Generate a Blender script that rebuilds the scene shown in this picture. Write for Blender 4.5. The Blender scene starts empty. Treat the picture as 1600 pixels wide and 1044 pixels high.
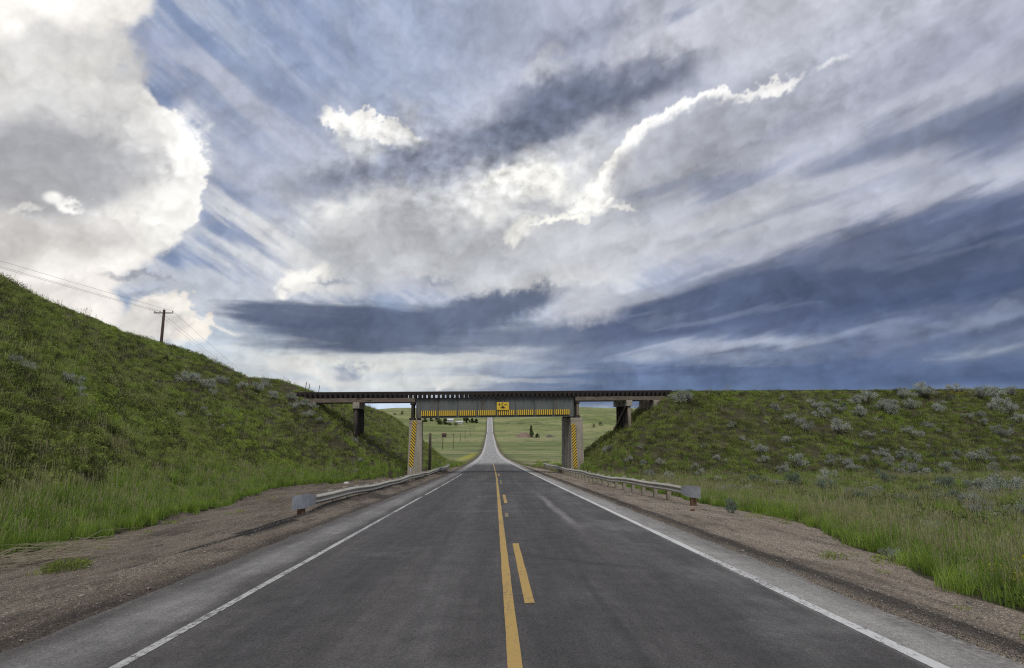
import bpy, bmesh, math, random
import numpy as np
from mathutils import Vector, Matrix
R = math.radians
random.seed(7)
RNG = np.random.default_rng(11)
scene = bpy.context.scene
COL = scene.collection

# ---------------------------------------------------------------- camera
cam_d = bpy.data.cameras.new('camera'); cam_d.sensor_width = 36; cam_d.lens = 20
cam_d.clip_start = .1; cam_d.clip_end = 20000
cam = bpy.data.objects.new('camera', cam_d); COL.objects.link(cam)
cam.location = (0, 0, 1.8); cam.rotation_euler = (R(90+8.5), 0, R(-1.72))
scene.camera = cam
scene.view_settings.view_transform = 'Standard'; scene.view_settings.look = 'None'
scene.view_settings.exposure = 0.0; scene.view_settings.gamma = 1; scene.view_settings.use_curve_mapping = False
scene.cycles.use_denoising = False; scene.cycles.filter_width = 1.2
scene.cycles.max_bounces = 5; scene.cycles.diffuse_bounces = 3; scene.cycles.transparent_max_bounces = 8

# ---------------------------------------------------------------- sun behind thin cloud, high behind the viewer
SUN_EL, SUN_AZ = 58, -176          # degrees; azimuth measured from +Y towards +X
sd = bpy.data.lights.new('sun', 'SUN'); sd.energy = 2.7; sd.angle = R(32); sd.color = (1, .95, .87)
sun = bpy.data.objects.new('sun', sd); COL.objects.link(sun)
sun.rotation_euler = (R(90-SUN_EL), 0, R(180-SUN_AZ)); sun.location = (-20, 20, 40)

# ---------------------------------------------------------------- world: Nishita sky with broken cloud overhead
world = bpy.data.worlds.new('World'); scene.world = world; world.use_nodes = True
world.cycles.sampling_method = 'MANUAL'; world.cycles.sample_map_resolution = 512
_n = world.node_tree.nodes; _l = world.node_tree.links
_bg = _n['Background']; _bg.inputs['Strength'].default_value = .1
_sky = _n.new('ShaderNodeTexSky'); _sky.sky_type = 'NISHITA'; _sky.sun_disc = False
_sky.sun_elevation = R(SUN_EL); _sky.sun_rotation = R(SUN_AZ); _sky.air_density = 1; _sky.dust_density = .6
_tc = _n.new('ShaderNodeTexCoord'); _nz = _n.new('ShaderNodeTexNoise'); _nz.inputs['Scale'].default_value = 1.6; _nz.inputs['Detail'].default_value = 6
_mr = _n.new('ShaderNodeMapRange'); _mr.inputs[1].default_value = .38; _mr.inputs[2].default_value = .58; _mr.inputs[4].default_value = .85
_mx = _n.new('ShaderNodeMix'); _mx.data_type = 'RGBA'; _mx.inputs[7].default_value = (4.6, 4.8, 5.4, 1)
_l.new(_tc.outputs['Generated'], _nz.inputs[0]); _l.new(_nz.outputs[0], _mr.inputs[0]); _l.new(_mr.outputs[0], _mx.inputs[0])
_l.new(_sky.outputs[0], _mx.inputs[6]); _l.new(_mx.outputs[2], _bg.inputs['Color'])

class NT:
    """tiny helper to write node trees"""
    def __init__(s, tree): s.t = tree; s.n = tree.nodes; s.l = tree.links
    def node(s, typ, **kw):
        n = s.n.new(typ)
        for k, v in kw.items(): setattr(n, k, v)
        return n
    def put(s, sock, v):
        if isinstance(v, bpy.types.NodeSocket): s.l.new(v, sock)
        else: sock.default_value = v
    def math(s, op, a, b=None, c=None, clamp=False):
        n = s.node('ShaderNodeMath', operation=op, use_clamp=clamp); s.put(n.inputs[0], a)
        if b is not None: s.put(n.inputs[1], b)
        if c is not None: s.put(n.inputs[2], c)
        return n.outputs[0]
    def vmath(s, op, a, b=None, c=None, out=0):
        n = s.node('ShaderNodeVectorMath', operation=op); s.put(n.inputs[0], a)
        if b is not None: s.put(n.inputs[3 if op == 'SCALE' else 1], b)
        if c is not None: s.put(n.inputs[2], c)
        return n.outputs[out]
    def noise(s, vec, scale, detail=4, rough=.5, dist=0, col=False, lac=2.0):
        n = s.node('ShaderNodeTexNoise'); s.put(n.inputs['Vector'], vec); s.put(n.inputs['Scale'], scale)
        n.inputs['Detail'].default_value = detail; n.inputs['Roughness'].default_value = rough; n.inputs['Distortion'].default_value = dist
        n.inputs['Lacunarity'].default_value = lac
        return n.outputs['Color' if col else 'Fac']
    def mapping(s, vec, loc=(0, 0, 0), rot=(0, 0, 0), sc=(1, 1, 1), typ='POINT'):
        n = s.node('ShaderNodeMapping', vector_type=typ); s.put(n.inputs[0], vec)
        n.inputs['Location'].default_value = loc; n.inputs['Rotation'].default_value = rot; n.inputs['Scale'].default_value = sc
        return n.outputs[0]
    def rng(s, v, a, b, c=0., d=1., smooth=True):
        n = s.node('ShaderNodeMapRange', interpolation_type='SMOOTHSTEP' if smooth else 'LINEAR')
        for i, q in enumerate((v, a, b, c, d)): s.put(n.inputs[i], q)
        return n.outputs[0]
    def mix(s, f, a, b, blend='MIX'):
        n = s.node('ShaderNodeMix', data_type='RGBA', blend_type=blend); n.clamp_factor = True
        s.put(n.inputs[0], f)
        for q, v in ((6, a), (7, b)):
            if not isinstance(v, bpy.types.NodeSocket): v = tuple(v)+((1,) if len(v) == 3 else ())
            s.put(n.inputs[q], v)
        return n.outputs[2]

# centre, half axes, tilt (deg, up to the right), colour, softness, pattern, opacity
CLOUDS = [
 # high grey-lavender sheet on the right and overhead
 (1300, 150, 620, 420, 0, (174,179,197), .4, 2, .95),
 (900, 60, 330, 170, 0, (172,179,201), .5, 2, .8),
 (600, 40, 200, 160, 0, (150,165,199), .6, 3, .6),
 (640, 160, 60, 120, 0, (160,172,200), .8, 3, .5),
 (1120, 60, 240, 70, 15, (192,195,208), .6, 2, .85),
 (560, 310, 260, 130, -20, (178,184,201), .5, 3, .8),
 (800, 575, 520, 60, 0, (198,204,210), .5, 4, .85),
 # blue gaps
 (262, 80, 64, 30, -25, (104,124,170), .7, 3, .75),
 (350, 165, 160, 34, -35, (116,135,177), .8, 3, .55),
 (235, 165, 34, 46, 0, (112,131,174), .7, 3, .6),
 (455, 165, 60, 50, -20, (118,136,178), .8, 3, .5),
 (500, 60, 60, 60, -30, (126,143,182), .9, 3, .4),
 (345, 345, 70, 40, 30, (118,138,178), .7, 3, .75),
 (390, 245, 60, 30, -30, (140,154,187), .8, 3, .5),
 # streaks fanning on the left
 (290, 100, 110, 13, -28, (172,180,203), .8, 3, .6),
 (370, 150, 130, 16, -38, (186,191,208), .8, 3, .65),
 (430, 215, 120, 16, -35, (182,188,206), .8, 3, .6),
 (330, 20, 120, 16, -40, (176,184,204), .8, 3, .5),
 (470, 290, 130, 24, -12, (176,182,199), .8, 3, .6),
 (430, 372, 110, 15, -30, (226,227,230), .7, 3, .85),
 (375, 345, 60, 8, -30, (222,224,229), .7, 3, .7),
 (490, 360, 60, 14, -34, (214,217,224), .7, 3, .7),
 (400, 415, 110, 16, -26, (216,219,224), .7, 3, .8),
 (330, 440, 130, 14, -12, (206,211,220), .8, 3, .7),
 (380, 480, 180, 18, -12, (208,213,221), .8, 3, .7),
 (470, 415, 50, 24, -20, (226,227,228), .7, 3, .7),
 # great cumulus on the left
 (60, 20, 215, 62, 8, (236,232,228), .2, 1, 1),
 (70, 120, 148, 110, 0, (218,216,214), .12, 1, 1),
 (130, 230, 168, 110, 0, (238,236,234), .06, 1, 1),
 (240, 250, 84, 76, 0, (249,248,246), .06, 5, 1),
 (268, 305, 58, 60, 0, (249,248,246), .06, 5, 1),
 (110, 345, 190, 88, 0, (238,235,232), .07, 1, 1),
 (200, 350, 92, 50, 0, (240,238,235), .1, 5, 1),
 (70, 430, 140, 70, -20, (232,227,223), .15, 1, 1),
 (110, 500, 130, 70, -28, (228,223,219), .3, 1, .95),
 (60, 70, 120, 26, 4, (202,201,203), .8, 1, .7),
 (190, 120, 30, 50, 0, (198,198,202), .8, 1, .6),
 (60, 238, 150, 66, 8, (158,160,169), .7, 1, .95),
 (140, 278, 130, 50, 8, (166,168,176), .7, 1, .9),
 (30, 300, 120, 50, 0, (168,169,175), .7, 1, .8),
 (90, 374, 170, 34, 8, (196,193,193), .7, 1, .85),
 (60, 140, 90, 34, 0, (196,197,200), .8, 1, .6),
 (60, 18, 140, 30, 8, (249,246,243), .8, 1, .95),
 (290, 240, 28, 60, 0, (253,252,250), .7, 5, .9),
 (270, 330, 40, 34, 0, (250,249,246), .8, 5, .8),
 (130, 420, 80, 26, 0, (246,242,238), .8, 1, .8),
 (84, 309, 15, 9, -10, (246,244,241), .5, 0, .95),
 (110, 322, 26, 9, -18, (244,242,239), .6, 5, .9),
 (30, 325, 22, 5, 0, (228,226,224), .6, 5, .8),
 (190, 332, 22, 4, -10, (226,224,221), .7, 5, .7),
 (215, 433, 48, 6, 0, (152,157,172), .6, 5, .8),
 (232, 461, 34, 4, 0, (158,163,178), .7, 5, .6),
 # small cumulus by the utility pole
 (300, 540, 110, 30, -12, (176,188,205), .6, 4, .8),
 (266, 484, 36, 30, 0, (241,236,229), .12, 5, 1),
 (296, 516, 36, 24, 0, (238,230,221), .12, 5, 1),
 (232, 502, 40, 32, 0, (222,217,212), .25, 5, .95),
 (250, 508, 40, 22, 0, (196,194,194), .7, 5, .85),
 (345, 500, 60, 6, -16, (232,229,225), .7, 3, .85),
 (370, 548, 60, 12, -10, (186,200,216), .7, 4, .8),
 # middle: bright heaps and grey body
 (720, 330, 250, 100, 10, (206,208,213), .5, 1, .9),
 (570, 198, 70, 22, -10, (246,245,243), .14, 5, 1),
 (620, 215, 50, 17, -22, (238,238,238), .25, 5, .95),
 (560, 228, 40, 20, -30, (214,217,222), .5, 5, .8),
 (640, 180, 30, 20, -60, (196,201,214), .7, 5, .6),
 (560, 335, 46, 56, 0, (230,230,229), .5, 1, .85),
 (610, 300, 60, 22, 20, (218,219,221), .6, 1, .7),
 (475, 440, 44, 18, 20, (246,243,238), .3, 5, .95),
 (510, 450, 50, 16, 0, (222,223,225), .6, 1, .8),
 (690, 368, 150, 76, 3, (177,180,188), .4, 1, .95),
 (600, 400, 80, 50, 0, (184,187,194), .6, 1, .85),
 (720, 440, 90, 20, 0, (192,195,203), .6, 1, .7),
 (850, 300, 130, 34, 12, (236,236,233), .6, 1, .95),
 (800, 276, 46, 14, 10, (253,252,248), .4, 5, .95),
 (860, 296, 46, 14, -10, (252,251,247), .5, 5, .9),
 (800, 312, 70, 16, 0, (206,207,210), .6, 1, .8),
 (850, 322, 60, 12, 4, (176,180,190), .6, 1, .8),
 (880, 385, 110, 52, 0, (188,191,199), .5, 1, .95),
 (810, 358, 24, 14, 30, (240,239,234), .5, 5, .8),
 (865, 440, 120, 22, 8, (206,208,212), .6, 1, .8),
 # dark drift from middle to upper right
 (520, 285, 80, 24, 8, (142,150,172), .7, 1, .75),
 (620, 262, 110, 30, 14, (130,139,162), .7, 1, .85),
 (720, 235, 100, 36, 20, (134,142,164), .7, 1, .85),
 (810, 200, 84, 50, 26, (110,120,145), .6, 1, .9),
 (880, 165, 110, 48, 22, (103,113,139), .6, 1, .92),
 (980, 135, 120, 28, 12, (108,118,144), .7, 1, .9),
 (1040, 108, 70, 12, 10, (124,133,157), .8, 2, .7),
 (850, 70, 90, 40, 10, (150,157,180), .8, 1, .7),
 (930, 60, 70, 24, 20, (140,148,172), .8, 1, .7),
 (840, 110, 40, 14, 20, (200,203,212), .8, 1, .6),
 (760, 165, 40, 26, 30, (184,189,204), .8, 1, .5),
 (900, 225, 60, 20, 30, (196,199,208), .8, 1, .7),
 (1100, 10, 30, 10, 20, (128,139,168), .8, 2, .7),
 # silver edge and the grey body under it
 (1180, 205, 120, 50, 15, (168,173,190), .6, 2, .85),
 (925, 262, 60, 16, 48, (196,200,210), .7, 5, .7),
 (948, 305, 44, 26, 20, (255,254,251), .22, 5, 1),
 (962, 262, 40, 17, 52, (255,254,251), .2, 5, 1),
 (1000, 214, 40, 17, 44, (255,254,251), .2, 5, 1),
 (1048, 182, 42, 17, 30, (252,251,249), .2, 5, 1),
 (1104, 160, 44, 15, 22, (248,248,247), .2, 5, 1),
 (1156, 150, 40, 11, 0, (240,240,242), .3, 5, .95),
 (1210, 141, 34, 9, 14, (246,245,246), .35, 5, .95),
 (1240, 130, 16, 5, 20, (230,230,235), .7, 5, .9),
 (1302, 92, 22, 5, 22, (222,223,230), .7, 5, .8),
 (984, 304, 46, 26, 36, (190,191,196), .5, 5, .95),
 (989, 264, 44, 27, 50, (184,186,195), .4, 5, .97),
 (1024, 224, 46, 27, 42, (178,181,193), .4, 5, .97),
 (1070, 198, 50, 24, 26, (174,178,192), .4, 5, .97),
 (1124, 178, 60, 22, 12, (172,176,191), .4, 5, .97),
 (1090, 250, 120, 54, 24, (168,172,187), .4, 1, .95),
 (1030, 296, 70, 36, 24, (172,176,188), .5, 1, .9),
 (1200, 172, 60, 16, 10, (170,175,191), .6, 5, .8),
 (930, 322, 40, 7, 8, (255,254,248), .5, 5, .9),
 (972, 326, 22, 6, -10, (250,248,244), .6, 5, .9),
 (880, 341, 50, 5, 6, (250,248,240), .6, 5, .9),
 (1140, 280, 90, 14, 17, (138,147,172), .7, 2, .85),
 (1040, 296, 70, 14, 28, (142,151,174), .7, 2, .75),
 (1190, 200, 60, 10, 15, (150,157,180), .8, 2, .6),
 # light sheet above the storm band
 (1150, 350, 280, 40, 14, (190,193,203), .6, 2, .85),
 (1450, 260, 200, 30, 18, (168,174,194), .7, 2, .7),
 (1480, 200, 170, 34, 20, (112,123,152), .6, 2, .85),
 (1560, 215, 110, 34, 18, (98,111,143), .7, 2, .85),
 (1400, 225, 110, 18, 20, (124,134,162), .7, 2, .75),
 (1540, 60, 130, 40, 20, (156,161,184), .7, 2, .7),
 (1400, 130, 120, 20, 22, (154,160,182), .7, 2, .6),
 (1460, 300, 220, 18, 12, (170,176,194), .8, 2, .7),
 # storm band
 (1485, 452, 470, 112, 9, (78,92,125), .25, 2, .97),
 (1180, 476, 360, 50, 8, (80,95,129), .4, 2, .95),
 (1010, 520, 240, 24, 4, (88,102,136), .5, 2, .9),
 (1570, 346, 250, 38, 14, (76,90,124), .5, 2, .92),
 (1370, 382, 200, 22, 16, (88,101,134), .7, 2, .8),
 (1320, 400, 330, 7, 11, (108,120,151), .9, 2, .6),
 (1480, 450, 300, 14, 6, (66,82,117), .8, 2, .7),
 (1500, 385, 240, 7, 9, (112,124,154), .9, 2, .5),
 (1240, 500, 240, 16, 4, (76,91,127), .8, 2, .7),
 (1330, 530, 420, 40, 6, (92,106,139), .5, 2, .9),
 (1000, 550, 200, 16, 5, (104,118,150), .6, 2, .8),
 (918, 474, 62, 28, 14, (188,191,201), .6, 5, .9),
 (950, 470, 70, 10, 14, (168,174,190), .8, 2, .7),
 (1330, 322, 240, 10, 14, (150,157,180), .8, 2, .6),
 (1420, 352, 200, 6, 13, (104,116,148), .9, 2, .6),
 (1180, 415, 160, 6, 10, (116,128,158), .9, 2, .6),
 (1480, 475, 160, 6, 6, (98,111,143), .9, 2, .6),
 (1100, 490, 130, 5, 6, (116,129,160), .9, 2, .6),
 # breaks of light below it
 (1180, 532, 220, 9, 7, (130,143,172), .8, 2, .7),
 (1100, 545, 90, 9, 6, (166,175,195), .8, 2, .7),
 (1480, 510, 150, 12, 8, (112,126,158), .8, 2, .7),
 (1540, 500, 60, 10, 14, (134,147,175), .8, 1, .6),
 (1030, 568, 200, 10, 3, (126,142,174), .7, 4, .7),
 (1450, 550, 220, 14, 3, (94,111,147), .7, 2, .8),
 (1250, 590, 560, 30, 1, (82,102,142), .35, 4, .97),
 (1300, 625, 700, 30, 0, (90,112,151), .4, 4, .9),
 (560, 636, 200, 12, 0, (178,198,222), .5, 4, .8),
 (950, 598, 200, 14, 0, (100,122,161), .6, 4, .85),
 (1500, 592, 300, 12, 1, (74,95,135), .8, 4, .7),
 (900, 552, 150, 16, 6, (110,125,157), .7, 2, .8),
 (1120, 595, 30, 16, 0, (76,97,139), .7, 5, .5),
 # dark bank left of the middle
 (500, 496, 116, 22, -2, (90,103,131), .4, 4, .95),
 (590, 516, 180, 32, 0, (84,97,126), .4, 4, .96),
 (700, 508, 110, 30, 4, (92,105,134), .5, 4, .9),
 (800, 474, 72, 24, 14, (90,103,131), .4, 5, .95),
 (740, 484, 60, 18, 10, (96,108,136), .5, 5, .9),
 (640, 450, 60, 10, 0, (164,170,186), .7, 1, .7),
 (678, 445, 22, 7, 0, (146,153,172), .7, 5, .7),
 (520, 442, 26, 5, 0, (146,154,174), .7, 5, .7),
 (780, 532, 130, 14, 6, (104,118,147), .6, 4, .85),
 # pale band near the horizon
 (560, 566, 190, 14, 0, (212,214,212), .6, 4, .9),
 (700, 560, 100, 8, 0, (188,194,204), .7, 4, .7),
 (538, 584, 26, 12, 6, (146,158,182), .5, 5, .9),
 (440, 560, 60, 14, -10, (206,214,219), .6, 4, .8),
 (700, 596, 26, 9, 0, (232,230,225), .3, 5, .9),
 (600, 600, 240, 8, 0, (204,208,211), .6, 4, .85),
 (480, 576, 60, 12, -20, (220,220,219), .6, 1, .8),
 (800, 578, 80, 10, 3, (146,160,184), .7, 4, .7),
]
# mottled altocumulus patches: centre, half axes, tilt, strength
MOTTLE = [(860, 170, 260, 90, 24, .42), (620, 260, 200, 60, 12, .45), (600, 210, 90, 50, 0, .35), (1350, 90, 220, 80, 15, .35), (800, 290, 200, 60, 8, .4), (1250, 540, 400, 40, 6, .35)]
# ---------------------------------------------------------------- sky: a far dome of cloud, open overhead to the Nishita sky
def lin(c):
    return [((v/255+.055)/1.055)**2.4 if v/255 > .04045 else v/255/12.92 for v in c]
def gnoise(x, y, s):
    i = np.floor(x); j = np.floor(y); fx = x-i; fy = y-j; i = i.astype(np.int64); j = j.astype(np.int64)
    def g(ii, jj, dx, dy):
        n = (ii*374761393+jj*668265263+s*1442695041) & 0xffffffff
        n = ((n ^ (n >> 13))*1274126177) & 0xffffffff; n = ((n ^ (n >> 15))*2246822519) & 0xffffffff
        a = ((n >> 8) & 0xffff)*(2*np.pi/65536); return np.cos(a)*dx+np.sin(a)*dy
    u = fx*fx*fx*(fx*(fx*6-15)+10); v = fy*fy*fy*(fy*(fy*6-15)+10)
    return ((g(i, j, fx, fy)*(1-u)+g(i+1, j, fx-1, fy)*u)*(1-v)+(g(i, j+1, fx, fy-1)*(1-u)+g(i+1, j+1, fx-1, fy-1)*u)*v)*1.5
def cfbm(x, y, s, o, rough=.55, billow=False):
    r = 0; a = 1.; t = 0
    for k in range(o):
        n = gnoise(x*2.03**k+13.7*k, y*2.03**k+5.1*k, s+k*7)
        if billow: n = np.abs(n)*2-.55
        r = r+a*n; t += a; a *= rough
    return r/t
SKY_F, SKY_P, SKY_Y = 888.9, math.radians(8.5), math.radians(1.72)
_fw = np.array([math.sin(SKY_Y)*math.cos(SKY_P), math.cos(SKY_Y)*math.cos(SKY_P), math.sin(SKY_P)])
_rt = np.array([math.cos(SKY_Y), -math.sin(SKY_Y), 0]); _up = np.cross(_rt, _fw)
def azel(px, py):
    v = _fw*SKY_F+_rt*(px-800)+_up*(522-py); v = v/np.linalg.norm(v)
    return np.array([math.degrees(math.atan2(v[0], v[1])), math.degrees(math.asin(v[2]))])
def rotc(a, e, deg, sx, sy):
    t = math.radians(deg); return (a*math.cos(t)+e*math.sin(t))*sx, (-a*math.sin(t)+e*math.cos(t))*sy
def sky_colour(a, e):
    """radiance of the cloud layers at azimuth a, elevation e (degrees)"""
    def warp(u, v, amp, s, o, rough, bil=0):
        n1 = cfbm(u, v, s, o, rough, False); n2 = cfbm(u+31.7, v-12.3, s+101, o, rough, False)
        return a+amp[0]*n1, e+amp[1]*n2
    rx, ry = rotc(a, e, 15, .05, .28); lx, ly = rotc(a, e, -31, .06, .38)
    bl = cfbm(a*.30, e*.34, 400, 5, .52, True)
    c1 = warp(a*.2, e*.22, (2.1, 1.9), 1, 8, .52)
    c1 = (c1[0]+1.1*bl, c1[1]+.95*bl)
    c5 = warp(a*.45, e*.5, (1.1, .95), 60, 7, .56); b2 = cfbm(a*.75, e*.8, 430, 5, .55, True); c5 = (c5[0]+.9*bl+.55*b2, c5[1]+.75*bl+.55*b2)
    c2 = warp(rx, ry, (7, 2.8), 40, 8, .53); c3 = warp(lx, ly, (5, 2.6), 80, 8, .54)
    c4 = warp(a*.07, e*.55, (6, 1.5), 120, 8, .6)
    cw = {0: (a, e), 1: c1, 2: c2, 3: c3, 4: c4, 5: c5}
    b0 = np.array(lin((124, 143, 180))); b1 = np.array(lin((158, 182, 206)))
    t = np.clip((14-e)/12, 0, 1)[..., None]
    col = b0*(1-t)+b1*t
    veil = cfbm(lx*1.1, ly*1.1, 160, 9, .64)+.25*cfbm(a*.12, e*.12, 170, 3)
    veil = np.clip((veil+.22)/.62, 0, 1)[..., None]; veil = veil*veil*(3-2*veil)*.8
    col = col*(1-veil)+np.array(lin((196, 202, 217)))*veil
    for cx, cy, rx_, ry_, rot, c, soft, w, op in CLOUDS:
        cc = azel(cx, cy); t = math.radians(rot); h = 4.0
        ux = np.array([math.cos(t), -math.sin(t)]); uy = np.array([math.sin(t), math.cos(t)])
        A = np.stack([(azel(*(np.array([cx, cy])+ux*h))-cc)/h*rx_, (azel(*(np.array([cx, cy])+uy*h))-cc)/h*ry_], 1)
        I = np.linalg.inv(A); u = cw[w][0]-cc[0]; v = cw[w][1]-cc[1]
        d = np.hypot(I[0, 0]*u+I[0, 1]*v, I[1, 0]*u+I[1, 1]*v)
        m = np.clip((1+soft-d)/(2*soft), 0, 1); m = (m*m*(3-2*m)*op)[..., None]
        col = col*(1-m)+np.array(lin(c))*m
    n1 = cfbm(c1[0]*.16, c1[1]*.2, 200, 7, .5); n2 = cfbm(rx*1.0, ry*.9, 220, 7, .52); n3 = cfbm(c1[0]*.6, c1[1]*.75, 240, 6, .55)
    rt = np.clip((a+8)/22, 0, 1)
    left = np.clip((-14-a)/8, 0, 1)
    k = 1+n1*(.34-.12*left)+n2*(.05+.30*rt)+n3*.16+bl*(.10+.05*left)+b2*.07*(1-rt)
    mt = cfbm((a*.7+c5[0]*.3)*.62+3, (e*.7+c5[1]*.3)*.95, 500, 6, .52); mt2 = cfbm(a*.5+rx*.2, e*.9, 520, 4, .6)
    for cx, cy, rx_, ry_, rot, st in MOTTLE:
        cc = azel(cx, cy); t = math.radians(rot); u = (a-cc[0])*15.5; v = -(e-cc[1])*15.5
        d = np.hypot((u*math.cos(t)-v*math.sin(t))/rx_, (u*math.sin(t)+v*math.cos(t))/ry_)
        k = k+st*np.exp(-d**2*1.2)*(.8*mt+.4*mt2)
    col = col*k[..., None]*np.array([1.065, 1.06, 1.035]); g = col.mean(-1, keepdims=True)
    return np.clip(g+(col-g)*.86, 0, 1.05)
# ---------------------------------------------------------------- ground shape
PY = np.array([-60, 0, 60, 100, 145, 222, 320, 450, 600, 780, 860, 960, 1080, 1400, 2400, 6000], float)
PZ = np.array([3.7, 0, -3.75, -6.1, -8.6, -12.4, -16.0, -18.3, -18.6, -17.2, -14.2, -7.2, 4.6, 14, 48, 30], float)
def _pchip(x, y):
    h = np.diff(x); d = np.diff(y)/h; m = np.zeros(len(x)); m[0] = d[0]; m[-1] = d[-1]
    for i in range(1, len(x)-1):
        if d[i-1]*d[i] > 0:
            w1 = 2*h[i]+h[i-1]; w2 = h[i]+2*h[i-1]
            m[i] = (w1+w2)/(w1/d[i-1]+w2/d[i])
    return m
PM = _pchip(PY, PZ)
def road_z(Y):
    Y = np.clip(np.asarray(Y, float), PY[0], PY[-1]); i = np.clip(np.searchsorted(PY, Y)-1, 0, len(PY)-2)
    h = PY[i+1]-PY[i]; t = (Y-PY[i])/h
    return ((2*t**3-3*t**2+1)*PZ[i]+(t**3-2*t**2+t)*h*PM[i]+(-2*t**3+3*t**2)*PZ[i+1]+(t**3-t**2)*h*PM[i+1])
def road_x(Y):
    Y = np.asarray(Y, float); return -0.0089*(np.sqrt(np.clip(Y-40, 0, None)**2+900)-30)
def sst(a, b, x):
    t = np.clip((x-a)/(b-a), 0, 1); return t*t*(3-2*t)
def smin(a, b, k):
    h = np.clip(.5+.5*(b-a)/k, 0, 1); return b*(1-h)+a*h-k*h*(1-h)
def _hash(i, j, s):
    n = (i.astype(np.int64)*374761393+j.astype(np.int64)*668265263+s*1442695041) & 0xffffffff
    n = ((n ^ (n >> 13))*1274126177) & 0xffffffff
    return ((n ^ (n >> 16)) & 0xffff)/65535.0
def vnoise(x, y, s=0):
    x = np.asarray(x, float); y = np.asarray(y, float)
    i = np.floor(x); j = np.floor(y); u = x-i; v = y-j; u = u*u*(3-2*u); v = v*v*(3-2*v); i = i.astype(np.int64); j = j.astype(np.int64)
    return ((_hash(i, j, s)*(1-u)+_hash(i+1, j, s)*u)*(1-v)+(_hash(i, j+1, s)*(1-u)+_hash(i+1, j+1, s)*u)*v)*2-1
def fbm(x, y, s=0, o=4):
    r = 0; a = 1.0
    for k in range(o):
        r = r+a*vnoise(x*2**k+k*17.3, y*2**k-k*9.1, s+k); a *= .5
    return r/1.9
def TY(X): return 62.0+.1*np.asarray(X, float)      # railway centre line, a little askew to the road
def TZ(X): return 4.36+.0118*np.asarray(X, float)   # formation level, rising gently to the right
def edge_left(Y):                           # where the grass begins, left
    return np.interp(Y, [-30, 5, 10.5, 20, 36, 48, 58, 80, 120], [8, 8.6, 9.4, 10.6, 13.2, 11.6, 9.0, 5.9, 5.2])
def edge_right(Y):
    return np.interp(Y, [-30, 3, 7, 10, 18, 25, 60, 90], [5.9, 6.0, 6.3, 7.1, 9.2, 9.0, 8.6, 6.2])
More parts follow.
